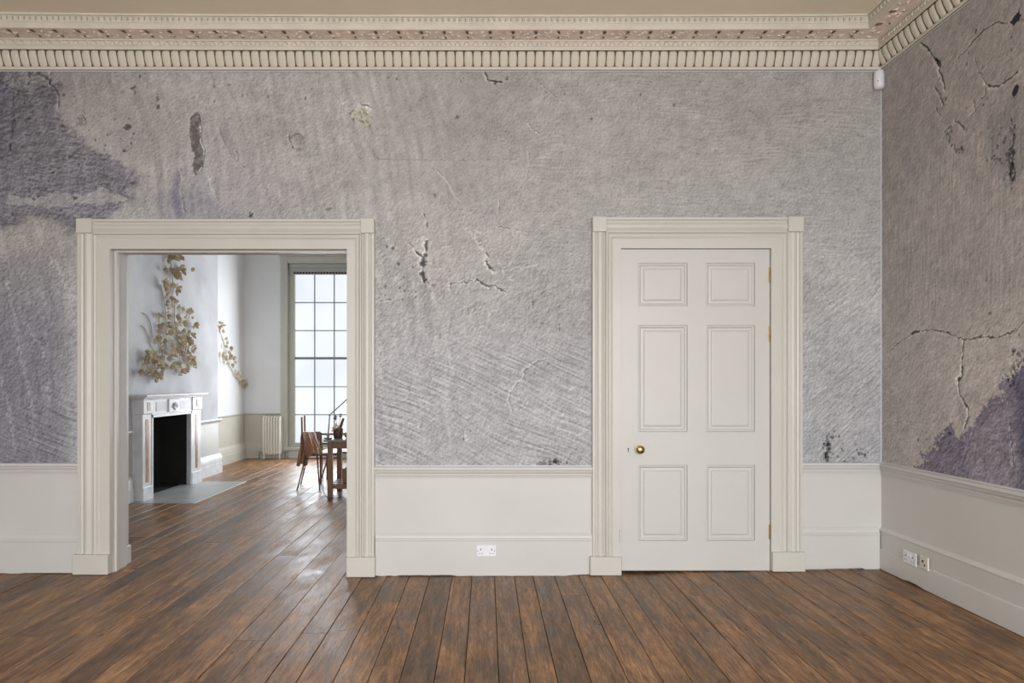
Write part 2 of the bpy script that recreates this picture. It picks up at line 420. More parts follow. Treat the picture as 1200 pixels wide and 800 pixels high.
def back_mural(U,V):
    m=Mural(U,V,(.412,.405,.400))
    n=vnoise
    big=n(U,V,21,.006,.006,4); m.col*=(1+.10*big)[...,None]
    m.col*=(1+.07*n(U,V,22,.03,.022,4))[...,None]
    # cool light of the lower wall tinted into the print, warmer grey on top
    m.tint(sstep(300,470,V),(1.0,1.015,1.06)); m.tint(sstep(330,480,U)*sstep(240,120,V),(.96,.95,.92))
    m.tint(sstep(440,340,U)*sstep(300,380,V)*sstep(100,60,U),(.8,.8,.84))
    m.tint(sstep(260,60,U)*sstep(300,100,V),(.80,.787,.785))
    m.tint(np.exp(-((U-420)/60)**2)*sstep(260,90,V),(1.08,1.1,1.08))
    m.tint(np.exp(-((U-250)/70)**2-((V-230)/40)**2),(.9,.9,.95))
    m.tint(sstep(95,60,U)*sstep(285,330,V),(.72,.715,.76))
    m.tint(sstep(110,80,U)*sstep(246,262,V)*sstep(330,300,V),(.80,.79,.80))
    # rough blue-grey bare patches, upper left
    P1=[(-60,60),(62,60),(64,90),(70,103),(69,128),(78,150),(92,166),(120,176),(146,190),(160,212),(152,240),(120,262),(96,276),(70,262),(50,252),(20,262),(-60,262)]
    k=m.region(P1,9,1,5); m.tint(k,(.55,.55,.625)); rough=k.copy()
    k2=m.region([(8,80),(48,80),(60,98),(40,108),(18,104),(4,96)],5,1,15); m.tint(k2,(1.35,1.35,1.3))
    k=m.region([(-20,100),(12,96),(18,130),(14,190),(-20,200)],6,2,16); m.tint(k*.6,(.8,.8,.86))
    k=m.region([(10,228),(40,232),(70,226),(100,230),(118,222),(140,226),(148,236),(120,240),(90,240),(60,244),(30,240),(8,240)],2.5,0,17); m.tint(k,(1.62,1.62,1.52)); rough*=(1-.7*k)
    k=m.region([(0,262),(30,252),(56,254),(64,272),(50,292),(10,296),(-20,290)],6,2,18); m.tint(k,(1.12,1.10,1.05))
    k=m.region([(66,150),(110,172),(118,182),(70,180)],7,2,31); m.tint(k*.6,(1.15,1.15,1.1))
    # long pale scrapes lower left
    for q in ([(8,330),(16,370),(24,420),(36,470),(42,520)],[(0,440),(10,480),(18,530)],[(60,300),(74,330),(90,350)],[(30,380),(50,410),(60,470)]):
        m.crack(q,2.0,-.6,1.28,0,4,.9)
    # gouge with brown traces
    k=m.region([(223,137),(230,133),(236,150),(237,168),(240,178),(236,196),(228,206),(226,196),(226,180),(223,160)],2.2,0,7); m.tint(k,(.52,.49,.49)); m.col*=(1-.35*k*(n(U,V,51,.3,.3,2)>-.1))[...,None]; m.H-=k*1.5
    m.crack([(233,133),(236,150),(236,165),(240,176),(237,198),(228,206)],.8,1.5,.55,.35,.8)
    m.spot(226,176,1.2,2.2,rgb=(.22,.12,.10)); m.spot(227,192,1,2.4,rgb=(.24,.13,.11))
    k=m.region([(206,206),(214,196),(215,206),(212,225),(216,255),(206,256),(202,235)],4,2,8); m.tint(k,(.66,.66,.76))
    k=m.region([(190,230),(250,226),(270,256),(180,262)],10,4,28); m.tint(k*.7,(.8,.8,.86))
    m.crack([(212,197),(214,206),(212,225),(217,250)],.7,.8,.6,.3)
    m.crack([(256,150),(262,165),(270,180),(276,190),(282,196)],.9,.5,.8,.2); m.crack([(243,205),(248,222),(256,240),(260,256)],1.2,-.5,1.25,0)
    k=m.region([(256,150),(268,152),(278,176),(280,190),(270,184),(262,168)],3,2,38); m.tint(k*.7,(.82,.82,.84))
    m.crack([(276,176),(279,182),(278,188),(286,196)],.8,.6,.6,.25)
    # holes and knocks
    m.spot(95,141,5.2,7.5,.62,1.2); m.crack([(91,136),(95,133),(99,138),(100,146)],.7,.4,.6,.2)
    for a in ((149,149,4,3.2,.28),(75,111,1.8,1.8,.4),(34,139,1.4,1.4,.35),(15,251,1.8,2,.3),(156,103,3,2.4,.3),(158,108,1.2,3,.45),(185,114,1.8,4.2,.35),(185,125,2.6,2.6,.35),(164,89,1.2,3,.4),(40,233,2,1.6,.4),(88,232,3.2,2,.35),(145,177,2,2,.45),(294,252,2.6,3.2,.2),(251,118,1.6,1.6,.6),
              (385,245,3,2,.6),(536,137,2,2.2,.5),(455,91,1.5,1.5,.5),(465,92,1.5,1.5,.5),(12,172,1.4,5,.35),(14,150,.9,10,.6),(58,96,1,3,.5),(635,543,6,2,.6),(652,540,3,3,.5),(970,521,3,5,.55),(969,536,2,6,.35),(990,541,3,2,.5),(1002,520,2,2,.6),(655,383,1.2,5,.7),(624,352,1,7,.6),(474,340,1.6,1.6,.5),(509,228,2,2,.6)):
        m.spot(*a,1.0)
    m.ring(348,166,8.6,.5); m.spot(350,163,5.6,5,.78,.4); m.crack([(339,158),(340,166),(344,173)],.9,1,.45,.2)
    # upper left flaked edge
    m.crack([(60,83),(58,98),(64,103),(69,112),(69,128)],1.0,1.4,.4,.4); m.crack([(0,96),(14,104),(28,108),(40,106),(56,100)],1.1,1,.55,.1)
    m.crack([(33,84),(36,92),(32,100)],1.5,1,.4,.2); m.crack([(46,86),(56,92)],1.8,1,.5,.2); m.crack([(15,106),(16,125),(15,160)],.6,.6,.5,.1)
    m.crack([(80,185),(88,180),(96,182)],.7,.6,.5,.2); m.crack([(262,85),(262,100)],.4,.5,.7,.1)
    # chip with granular light filling
    k=m.region([(408,129),(420,126),(434,128),(436,140),(432,148),(418,146),(412,140)],3,0,9); m.tint(k,(1.14,1.13,1.03)); m.H-=k*.8
    gr=n(U,V,50,.55,.55,2); m.col*=(1-.45*k*(gr>.25))[...,None]
    m.crack([(422,122),(430,123),(434,126)],1.3,1.5,.4,.5); m.crack([(430,134),(436,139)],1.1,1.5,.5,.1); m.crack([(423,121),(431,121)],1.1,-1,1.3,0)
    m.crack([(406,120),(400,124),(398,140)],.8,.3,.8,.2)
    # cracks, middle
    m.crack([(568,84),(570,88),(571,93),(580,95),(588,96)],1.0,2,.16,.5,.8); m.crack([(588,95),(598,93),(612,92),(622,90),(632,97),(645,108),(660,120)],.45,.8,.6,.25)
    m.crack([(415,184),(440,185),(455,187),(480,187),(520,188),(560,188),(590,187),(615,186)],.45,.5,.62,.12,1.5,.8)
    m.crack([(618,170),(620,190),(616,215),(622,225)],.5,.6,.75,.2); m.crack([(620,146),(624,152),(632,156)],.8,.6,.7,.4)
    m.crack([(513,201),(519,207),(524,214),(529,224),(535,232),(540,237)],.75,-1.0,1.45,0,1,.7); m.crack([(512,199),(518,205)],.7,.8,.45,.2)
    m.crack([(498,252),(500,258),(500,265)],1.3,1.5,.35,.2,2.5,1); m.crack([(475,281),(480,285),(484,289)],.5,.8,.6,.2)
    m.crack([(501,283),(500,290),(498,298),(496,306),(497,314),(495,320),(497,328)],1.9,2.4,.22,.35,3.0,1.2)
    m.crack([(486,292),(490,297),(495,301)],1.4,2,.18,.5)
    m.crack([(496,328),(503,333),(513,333),(524,335),(530,332),(540,331),(552,329),(560,328)],.9,1.6,.45,.35,2.6,1.2); m.crack([(527,332),(528,338)],1.2,1,.35,.3)
    m.crack([(559,326),(563,331),(568,334),(580,335),(586,338),(592,342)],1.0,2,.33,.4,2,.9)
    m.crack([(569,306),(573,312),(579,317)],1.5,2.4,.2,.45); m.crack([(570,296),(573,301)],1.0,1,.4,.2)
    m.crack([(549,272),(556,279),(562,288),(566,298),(571,310)],2.6,-2.2,1.22,0,3,.8); m.crack([(580,297),(586,310),(591,322),(598,326)],1.8,-1.8,1.18,0,3,.8)
    m.crack([(592,318),(600,314),(612,313),(620,310),(626,310)],1.0,-1.2,1.14,0,3,.9); m.crack([(556,268),(568,282)],2,-1.5,1.14,0,3)
    m.crack([(446,352),(452,351),(458,350)],1.0,1.2,.5,.4)
    m.crack([(640,421),(630,423),(622,427),(614,434),(612,444),(604,452),(599,458),(597,470),(600,481)],.7,1,.62,.35,2.2)
    m.spot(490,498,2.4,3,rgb=(.56,.56,.56),depth=-1); m.spot(545,511,2,4.5,rgb=(.58,.58,.58),depth=-1.4); m.spot(492,500,1.5,1.2,.45); m.spot(543,514,1.2,1.8,.5); m.spot(551,505,1.2,.9,.5)
    m.crack([(583,265),(596,267),(612,270),(624,272)],.7,1.2,.5,.3); m.crack([(585,235),(585,243),(584,250)],.6,1,.5,.3)
    m.crack([(600,250),(640,248),(670,252)],.35,.5,.75,.2)
    m.crack([(905,90),(915,94),(926,92)],.6,.6,.65,.2); m.crack([(895,165),(908,173)],.5,.6,.6,.2); m.crack([(880,130),(900,150)],.5,.3,.8,.15)
    m.crack([(960,330),(970,352),(990,345),(1010,350)],.5,.5,.78,.2)
    # ---- texture of the print
    g1=n(U,V,60,.30,.34,3,.85)
    def rot(a,fu,fv,seed,oc=3):
        c,s_=math.cos(R(a)),math.sin(R(a)); wu=U+n(U,V,seed+2,.012,.012,2)*9; wv=V+n(U,V,seed+3,.012,.012,2)*9
        return n(wu*c+wv*s_,-wu*s_+wv*c,seed,fu,fv,oc,.6)
    rH=sstep(575,640,U+18*n(U,V,71,.03,.03,2))*sstep(330,290,V+20*n(U,V,72,.03,.03,2))
    rD=sstep(390,450,V+.12*(U-450)+20*n(U,V,73,.03,.03,2))*(U<940)
    rR=sstep(945,960,U)*sstep(300,340,V)
    rL=sstep(85,60,U)*sstep(290,330,V)
    mx=np.maximum.reduce([rH,rD,rR]); calm=sstep(400,430,U)*sstep(600,560,U)*sstep(260,220,V)
    f1=n(U,V,60,.42,.42,2,.7); f2=n(U,V,600,.21,.21,3,.7)
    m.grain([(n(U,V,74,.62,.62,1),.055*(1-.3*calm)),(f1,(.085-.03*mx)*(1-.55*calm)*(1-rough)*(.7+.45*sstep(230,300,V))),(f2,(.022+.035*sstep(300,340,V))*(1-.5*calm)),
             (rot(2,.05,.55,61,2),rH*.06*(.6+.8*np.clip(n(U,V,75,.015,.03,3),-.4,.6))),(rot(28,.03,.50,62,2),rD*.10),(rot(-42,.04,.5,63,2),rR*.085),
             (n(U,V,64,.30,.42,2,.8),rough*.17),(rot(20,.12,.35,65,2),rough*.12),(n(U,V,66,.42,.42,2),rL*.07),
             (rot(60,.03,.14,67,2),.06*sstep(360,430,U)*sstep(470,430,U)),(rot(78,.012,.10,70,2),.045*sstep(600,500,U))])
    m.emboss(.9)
    rr_=random.Random(5)
    for (cu,cv,au,av,nn) in ((969,528,6,14,34),(975,512,12,8,16),(1000,530,22,12,16),(648,541,16,5,22),(575,95,40,6,6),(470,330,24,40,14),(120,180,60,50,26),(40,215,40,30,22),(20,120,18,40,14),(300,110,90,30,10),(800,120,200,40,10)):
        for _ in range(nn): m.spot(cu+rr_.gauss(0,.5)*au,cv+rr_.gauss(0,.5)*av,rr_.uniform(.7,1.7),rr_.uniform(.7,2.2),rr_.uniform(.3,.6),.6,seed=rr_.randint(0,90))
    m.col*=(1+.22*n(U,V,68,.11,.11,4,.75)*(1+.8*rough))[...,None]; m.col*=(1+.16*n(U,V,77,.012,.02,5,.6))[...,None]
    sp=n(U,V,69,.37,.37,2); m.col*=(1-.30*sstep(.56,.74,sp))[...,None]
    return m

def right_mural(U,V):        # here u,v are metres*158.7 as well, u = distance from the corner towards the camera
    m=Mural(U,V,(.43,.40,.385)); n=vnoise
    m.col*=(1+.10*n(U,V,121,.012,.012,4))[...,None]; m.col*=(1+.07*n(U,V,122,.05,.035,4))[...,None]
    return m
def rpt(x,y):                # photograph pixel lying on the right wall -> paper units
    Y=F*RX/(x-PX); z=EYE-(y-PY)*Y/F
    return ((WY-Y)/.0063,(EYE-z)/.0063+447)
def right_paint(U,V):
    m=right_mural(U,V); n=vnoise
    def c(pts,*a,**k): m.crack([rpt(*p) for p in pts],*a,**k)
    def reg(pts,*a): return m.region([rpt(*p) for p in pts],*a)
    m.tint(sstep(*(lambda a,b:(a,b))(330,420),V),(1.14,1.13,1.12)); m.tint(sstep(200,60,V)*sstep(60,140,U),(.92,.92,.93))
    k=reg([(1165,130),(1200,110),(1205,200),(1180,215),(1160,190),(1150,160)],9,5,81); m.tint(k*.8,(.72,.74,.78))
    k=reg([(1186,150),(1189,150),(1190,180),(1187,208),(1183,206),(1184,175)],6,0,82); m.tint(k*.75,(.28,.3,.36))
    k=reg([(1070,552),(1083,531),(1102,518),(1122,506),(1138,500),(1152,478),(1166,468),(1178,466),(1183,443),(1196,431),(1204,420),(1215,420),(1215,600),(1070,580)],10,0,83)
    m.tint(k,(.46,.46,.60)); rough=k
    k2=reg([(1160,480),(1175,472),(1195,500),(1204,560),(1204,590),(1130,570),(1128,535),(1145,500)],8,2,84); m.tint(k2*k,(1.3,1.3,1.22))
    k3=reg([(1189,420),(1204,410),(1215,600),(1192,588),(1190,480)],5,1,85); m.tint(k3*k,(.62,.62,.72))
    k=reg([(1123,445),(1128,440),(1126,465),(1134,478),(1130,503),(1125,490),(1121,465)],3,1,86); m.tint(k*.8,(.78,.77,.8))
    k=reg([(1060,190),(1095,190),(1090,240),(1070,235)],8,5,87); m.tint(k*.5,(.95,.97,1.06))
    k=reg([(1105,110),(1135,118),(1142,128),(1135,138),(1115,134)],4,2,88); m.tint(k*.7,(1.14,1.12,1.1))
    c([(1079,50.6),(1087,56),(1093,65),(1099,72)],1.1,2,.12,.3,1.0); c([(1097,70),(1102,77.5)],2.0,2,.15,.3)
    c([(1102,78),(1100,81),(1104,90),(1106,99),(1107,103)],1.2,2,.25,.5,1.0)
    c([(1122.5,68),(1132.5,57.5),(1142.5,45),(1154,35),(1166,27),(1180,26)],.75,1.5,.22,.2,1.2); 
    k=reg([(1183,25),(1186,20),(1192.5,13),(1195,19),(1192,27),(1186,29)],1.5,0,89); m.tint(k,(.10,.10,.14)); m.H-=k*2
    c([(1193,13),(1197,6)],.6,1,.4,.1); c([(1142.5,68),(1146,80),(1150,87.5),(1155,97)],.55,1,.45,.15)
    c([(1155,97.5),(1160,101),(1169,101),(1177.5,96),(1186,90),(1192,84.5)],1.1,1.8,.18,.55,1.0); c([(1156,101),(1154,111),(1146,119)],.8,1,.3,.3)
    k=reg([(1190,99),(1194,100),(1194,107),(1187,114),(1185,110)],1.2,0,90); m.tint(k,(.12,.12,.16)); m.H-=k*2
    c([(1095.5,102),(1101,110),(1105.5,122)],1.0,1.5,.35,.4); c([(1097,126),(1101,135)],.8,1,.4,.3); c([(1141,121),(1143,130),(1136,137)],.8,1.2,.4,.35)
    c([(1119,141),(1125,144),(1130,150)],1.3,1,.4,.3); c([(1112,158),(1114,168),(1122,176),(1128,178)],1.4,1,.5,.1,2.5,1.3)
    c([(1160,8),(1162,0)],.5,.6,.6,.1); c([(1170,120),(1190,114)],.4,.4,.7,.1)
    m.spot(*rpt(1185,44),1.5,1.5,.25); m.spot(*rpt(1185,58),1.2,2,.5); m.spot(*rpt(1160,366),1.6,2,.4); m.spot(*rpt(1076,515),1.4,1.6,.4); m.spot(*rpt(1092,354),1.2,1.6,.6)
    c([(1187,140),(1187,165),(1186,190),(1184,208)],1.0,1,.3,.1,3,1)
    c([(1041,414),(1048,406),(1056.5,399),(1070.6,389)],.6,1.2,.4,.3,1.5,1); c([(1067,391),(1071,388.5),(1077,387.5)],1.5,2,.15,.3)
    c([(1077,387.5),(1095.6,386),(1111,389),(1120,394),(1129,398)],.7,1.5,.25,.3); c([(1129,398),(1139,397),(1149,394.7),(1160,395),(1170.6,395),(1181,390),(1191,387.5),(1197,380),(1204,374)],.85,1.5,.25,.3)
    c([(1149,394),(1155,391),(1160,385)],.6,1,.35,.2)
    c([(1129,399),(1128,415),(1127,431)],.75,1.4,.22,.3); c([(1128,430),(1127,440),(1123,445)],1.8,2,.2,.3); c([(1123,445),(1124,462),(1134,477.5),(1134,487),(1130,502.5)],.95,1.8,.28,.35)
    c([(1044,494),(1070,494),(1084,496)],.4,.5,.65,.15); c([(1192,414),(1196,420),(1194,430)],1.6,1,.45,.1,2.5,1.2); c([(1186,425),(1192,440),(1186,447)],1.6,1,.6,.3,2.5)
    c([(1183,495),(1186,520),(1187,545)],.7,1,.5,.35); c([(1143,500),(1135,520),(1127,545)],.7,.8,.65,.35)
    st=sstep(190,230,V)*sstep(400,360,V)
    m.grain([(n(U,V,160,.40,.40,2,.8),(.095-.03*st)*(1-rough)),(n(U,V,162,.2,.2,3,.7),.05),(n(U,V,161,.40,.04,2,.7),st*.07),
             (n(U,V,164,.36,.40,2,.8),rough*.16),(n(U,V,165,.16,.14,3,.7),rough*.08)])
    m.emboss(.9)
    rr_=random.Random(6)
    for (x_,y_,au,av,nn) in ((1113,160,5,12,10),(1126,176,6,5,8),(1187,185,5,24,26),(1170,175,22,22,24),(1192,415,10,22,26),(1186,440,10,10,12),(1150,100,40,60,14),(1100,520,20,16,10)):
        cu,cv=rpt(x_,y_)
        for _ in range(nn): m.spot(cu+rr_.gauss(0,.6)*au,cv+rr_.gauss(0,.6)*av*.8,rr_.uniform(.7,1.8),rr_.uniform(.7,2.0),rr_.uniform(.3,.6),.6,seed=rr_.randint(0,90))
    m.col*=(1+.26*n(U,V,168,.12,.12,4,.75)*(1+.8*rough))[...,None]
    sp=n(U,V,169,.37,.37,2); m.col*=(1-.28*sstep(.56,.74,sp))[...,None]
    return m

def grid_mesh(name, A, B, mural, keep, place):
    """A,B 1-D paper coordinates; place(u,v,h)->xyz arrays; keep: face mask"""
    U,V=np.meshgrid(A,B)
    m=mural(U.astype(np.float32),V.astype(np.float32))
    h=(np.clip(m.H,-3,3)*.0013+m.gt*.0003)
    X,Y,Z=place(U,V,h)
    nr,nc=U.shape
    co=np.stack([X,Y,Z],-1).reshape(-1,3).astype(np.float32)
    idx=np.arange(nr*nc).reshape(nr,nc)
    q=np.stack([idx[:-1,:-1],idx[1:,:-1],idx[1:,1:],idx[:-1,1:]],-1)
    cu=(U[:-1,:-1]+U[1:,1:])/2; cv=(V[:-1,:-1]+V[1:,1:])/2
    q=q[keep(cu,cv)].reshape(-1,4)
    used=np.zeros(nr*nc,bool); used[q.ravel()]=True; mp=np.cumsum(used)-1
    co=co[used]; q=mp[q]; col=np.clip(m.col,.004,.95).reshape(-1,3)[used]
    me=bpy.data.meshes.new(name)
    me.vertices.add(len(co)); me.vertices.foreach_set('co',co.ravel())
    me.loops.add(q.size); me.loops.foreach_set('vertex_index',q.ravel().astype(np.int32))
    me.polygons.add(len(q)); me.polygons.foreach_set('loop_start',np.arange(0,q.size,4,dtype=np.int32))
    me.polygons.foreach_set('use_smooth',np.ones(len(q),bool))
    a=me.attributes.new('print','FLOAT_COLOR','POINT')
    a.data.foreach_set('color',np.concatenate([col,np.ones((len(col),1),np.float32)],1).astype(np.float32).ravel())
    me.materials.append(M['mural']); me.update(calc_edges=True)
    o=bpy.data.objects.new(name,me); C.objects.link(o)
    return o

# opening and door rectangles in world X
OX0,OX1,OZ=-2.757,-1.021,2.388       # doorway to the far room
DX0,DX1,DZ=.985,2.085,2.393          # door
k1=.0050/.0063
A=np.concatenate([np.linspace(-260,-26,200,endpoint=False),np.arange(-26,1033.2,k1),[1033.2]]); B=np.arange(79,552,k1)
def keepb(u,v):
    X=(u-570)*.0063; z=EYE-(v-447)*.0063
    ins=((X>-2.93)&(X<-.86)&(z<2.55))|((X>.84)&(X<2.27)&(z<2.56))
    return ~ins
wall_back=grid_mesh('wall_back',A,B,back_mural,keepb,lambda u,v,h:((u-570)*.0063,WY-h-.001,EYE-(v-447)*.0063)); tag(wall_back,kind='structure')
m=MB(); T=.19
for a,b in (((-5.25,WY+.004,-.04),(OX0-.0,WY+T,4.1)),((OX1,WY+.004,-.04),(DX0-.03,WY+T,4.1)),((DX1+.03,WY+.004,-.04),(RX+.25,WY+T,4.1)),
            ((OX0,WY+.004,OZ),(OX1,WY+T,4.1)),((DX0-.03,WY+.004,DZ+.03),(DX1+.03,WY+T,4.1)),((DX0-.03,WY+.10,-.04),(DX1+.03,WY+T,DZ+.03))):
    m.box(a,b)
# painted dado zone in front of the masonry
m.cur=1
for a,b in ((-5.25,-2.98),(-.85,.80),(2.30,RX)): m.box((a,WY-.004,-.03),(b,WY+.005,.80))
o=m.build('masonry',[M['plasterback'],M['cream']],wall_back)

k2=.0045/.0063
A=np.concatenate([np.arange(0,1.45/.0063,k2),np.linspace(1.45/.0063+2,(WY-REAR_Y)/.0063,80)]); B=np.arange(79,556,k2)
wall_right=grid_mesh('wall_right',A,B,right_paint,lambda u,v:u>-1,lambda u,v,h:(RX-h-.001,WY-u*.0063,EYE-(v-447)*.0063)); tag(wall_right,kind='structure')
m=MB(); m.box((RX+.004,REAR_Y,-.04),(RX+.25,WY,4.1)); m.cur=1; m.box((RX-.004,REAR_Y,-.03),(RX+.005,WY-.003,.83)); m.build('masonry',[M['plasterback'],M['cream']],wall_right)
# pale seam where the paper stops short of the corner
m=MB(); m.box((RX-.008,WY-.0045,.80),(RX-.001,WY-.0015,3.70)); m.build('paper_edge',paint('pale_paper_edge',(.55,.56,.57),.8,.05),wall_back)

# left and rear walls, rear windows of the front room (behind the camera)
m=MB(); m.box((-5.4,REAR_Y,-.04),(-5.2,WY,4.1)); tag(m.build('wall_left',M['unseen']),kind='structure')
m=MB(); wins=[(-2.1,-.8),(-.3,1.0),(1.5,2.8)]
xs=[-5.4]+[v for w_ in wins for v in w_]+[3.1]
for i in range(0,len(xs),2): m.box((xs[i],REAR_Y-.2,-.04),(xs[i+1],REAR_Y,4.1))
for a,b in wins: m.box((a,REAR_Y-.2,-.04),(b,REAR_Y,.45)); m.box((a,REAR_Y-.2,3.25),(b,REAR_Y,4.1))
tag(m.build('wall_rear',M['unseen']),kind='structure')
for i,(a,b) in enumerate(wins):
    r=empty('window_%d'%(i+2),((a+b)/2,REAR_Y-.06,.45)); tag(r,kind='structure'); W=b-a
    m=MB(); m.box((-W/2,-.04,0),(-W/2+.06,.04,2.8)); m.box((W/2-.06,-.04,0),(W/2,.04,2.8)); m.box((-W/2,-.04,0),(W/2,.04,.07)); m.box((-W/2,-.04,2.73),(W/2,.04,2.8)); m.box((-W/2,-.03,1.36),(W/2,.03,1.42)); m.build('window_frame',M['framepaint'],r)
    m=MB(); m.box((-W/2,-.075,0),(W/2,-.068,2.8)); m.build('pane',M['pane'],r)

# ------------------------------------------------------------------ ceiling and cornice
def cs(X): return float(np.interp(X,[-5.2,-3.6,-2.7,-1,1,2.4,2.9],[1.09,1.075,1.035,1.0,1.0,1.015,1.04]))
ZB=EYE+(447-83.5)*(WY-.012)/F
def zc(y,p): return EYE+(447-y)*(WY-p)/F
PROF=[(0,83.6),(.010,83.6),(.011,82.6),(.006,82.4),(.006,81.8),(.016,81.6),(.017,78.8),(.013,78),(.016,75),(.024,70),(.034,65),(.044,61),(.040,59.6),(.056,59.0),(.058,54.6),(.052,54),(.054,49),(.064,48.6),(.065,46.8),(.062,46.6),(.075,45.6),(.205,35.6),(.215,34.6),(.219,28.2),(.213,27.6),(.216,20.4),(.232,19.6),(.236,17.2),(.236,16.8)]
PZ=[(p,zc(y,p)-ZB) for p,y in PROF]
ZTOP=ZB+PZ[-1][1]
cor=MB(); nP=len(PZ); vs=[];
pathx=list(np.linspace(-5.2,2.4,30))
rings=[]
for X in pathx: rings.append([(X,WY-p,ZB+z*cs(X)) for p,z in PZ])
rings.append([(RX-p,WY-p,ZB+z*cs(RX)) for p,z in PZ])
for Y in np.linspace(4.2,REAR_Y,6): rings.append([(RX-p,Y,ZB+z*cs(RX)) for p,z in PZ])
vs=[v for r in rings for v in r]; fs=[]; ms=[]
def pm(k):
    y=(PROF[k][1]+PROF[k+1][1])/2
    if y>81.6: return 1 if not 81.7<y<82.7 else 2
    if 34.9<y<46.7: return 3
    if 59<y<60.5: return 2  # strip above the eggs coloured dark for shade
    return 0
for i in range(len(rings)-1):
    for k in range(nP-1):
        a=i*nP+k; fs.append((a,a+nP,a+1+nP,a+1)); ms.append(pm(k))
cor.add(vs,fs); cor.m=ms
trim1=cor.build('trim_1',[M['cornice'],M['cornice_strip'],M['groove'],M['foliage_plaster']]); tag(trim1,kind='structure')
# ceiling follows the old, slightly sagging top line
m=MB(); vs=[];fs=[]; cx=[-5.4]+pathx+[RX+.1]
for X in cx:
    zt=ZB+PZ[-1][1]*cs(X); vs+=[(X,REAR_Y-.2,zt-.002),(X,WY,zt-.002),(X,REAR_Y-.2,zt+.25),(X,WY,zt+.25)]
for i in range(len(cx)-1):
    a=4*i; fs+=[(a,a+1,a+5,a+4),(a+2,a+6,a+7,a+3)]
m.add(vs,fs); tag(m.build('ceiling',M['ceil'],fix=False),kind='structure')

# egg mouldings: one part each, dark grooves between
def egg_mesh():
    m=MB(); n=7; w_=.0595
    ys=[78.4,76,72,68,64,61,59.9]; ps=[.019,.029,.041,.051,.058,.060,.052]
    vs=[];fs=[]
    for (y,p) in zip(ys,ps):
        t=(78.4-y)/18.5; ww=w_/2*(.86+.14*math.sin(math.pi*t)) 
        for k in range(n):
            a=-1+2*k/(n-1); vs.append((a*ww,-(p-.010*abs(a)**5),zc(y,p)-ZB))
    for i in range(len(ys)-1):
        for k in range(n-1):
            a=i*n+k; fs.append((a,a+1,a+1+n,a+n))
    m.add(vs,fs); 
    m.cur=1; # shade-coloured backing right of the egg
    return m
egg=egg_mesh(); proto=egg.build('egg_moulding',[M['cornice'],M['groove']],trim1,smooth=True,fix=False)
pitch=10.33*.0063
em=proto.data
bpy.data.objects.remove(proto)
X=RX-.055; cnt=0
while X>-5.15:
    o=bpy.data.objects.new('egg_moulding',em); C.objects.link(o); o.parent=trim1; o.location=(X,WY,ZB); o.scale=(1,1,cs(X)); X-=pitch; cnt+=1
Y=WY-.06
while Y>2.3:
    o=bpy.data.objects.new('egg_moulding',em); C.objects.link(o); o.parent=trim1; o.location=(RX,Y,ZB); o.rotation_euler=(0,0,-math.pi/2); o.scale=(1,1,cs(RX)); Y-=pitch; cnt+=1
# dark band painted as shade between the eggs (runs behind them)
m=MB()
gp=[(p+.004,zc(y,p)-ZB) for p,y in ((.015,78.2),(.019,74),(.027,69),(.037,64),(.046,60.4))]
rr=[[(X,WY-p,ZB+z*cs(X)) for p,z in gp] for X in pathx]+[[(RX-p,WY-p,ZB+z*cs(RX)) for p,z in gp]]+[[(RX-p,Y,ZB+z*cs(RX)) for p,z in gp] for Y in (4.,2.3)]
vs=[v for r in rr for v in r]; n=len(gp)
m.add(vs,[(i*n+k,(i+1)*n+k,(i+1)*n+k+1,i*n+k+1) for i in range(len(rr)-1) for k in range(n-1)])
m.build('shade_band',M['groove'],trim1)
def along(fn, pitch, half=.0):      # calls fn(frame) along back wall and right wall; frame maps (s,p,z)->xyz
    X=RX-half
    while X>-5.1:
        c=cs(X); fn(lambda s_,p,z,X=X,c=c:(X+s_,WY-p,ZB+z*c)); X-=pitch
    Y=WY-half
    while Y>2.3:
        c=cs(RX); fn(lambda s_,p,z,Y=Y,c=c:(RX-p,Y-s_,ZB+z*c)); Y-=pitch
# leaf-and-tongue arcs of the narrow band
arc=MB()
def f(fr):
    n=7; vs=[]
    for i in range(n):
        a=math.pi*i/(n-1)
        for rr_,pp in ((.024,.053),(.020,.062),(.016,.053)):
            u=rr_*math.cos(a); zz=zc(53.6,.055)-ZB+(rr_*1.25)*math.sin(a)
            vs.append(fr(u,pp,zz))
    fs=[]
    for i in range(n-1):
        for k in range(2):
            q=i*3+k; fs.append((q,q+1,q+4,q+3))
    arc.add(vs,fs)
along(f,pitch*1.02,.14); o=arc.build('leaf_arcs',M['cornice'],trim1,fix=False); o['kind']='stuff'
# top dentil beading
den=MB()
def f(fr):
    z0=zc(27.0,.216)-ZB; z1=zc(21.0,.216)-ZB; w_=.0145
    vs=[fr(-w_,.214,z0),fr(w_,.214,z0),fr(w_,.214,z1),fr(-w_,.214,z1),fr(-w_*.45,.2235,z0+.016),fr(w_*.45,.2235,z0+.016),fr(w_*.6,.2235,z1-.006),fr(-w_*.6,.2235,z1-.006)]
    den.add(vs,[(4,5,6,7),(0,1,5,4),(1,2,6,5),(2,3,7,6),(3,0,4,7)])
dg=MB()
def f2(fr):
    z0=zc(25.2,.216)-ZB; z1=zc(21.3,.216)-ZB; w_=.0042
    dg.add([fr(-w_,.2165,z0),fr(w_,.2165,z0),fr(w_*.7,.2165,z1),fr(-w_*.7,.2165,z1),fr(0,.2195,(z0+z1)/2)],[(0,1,4),(1,2,4),(2,3,4),(3,0,4)])
along(f2,.0405,.25+.02025); o=dg.build('beading_grooves',M['softgroove'],trim1); o['kind']='stuff'
along(f,.0405,.25); o=den.build('dentil_beading',M['cornice'],trim1,fix=False); o['kind']='stuff'
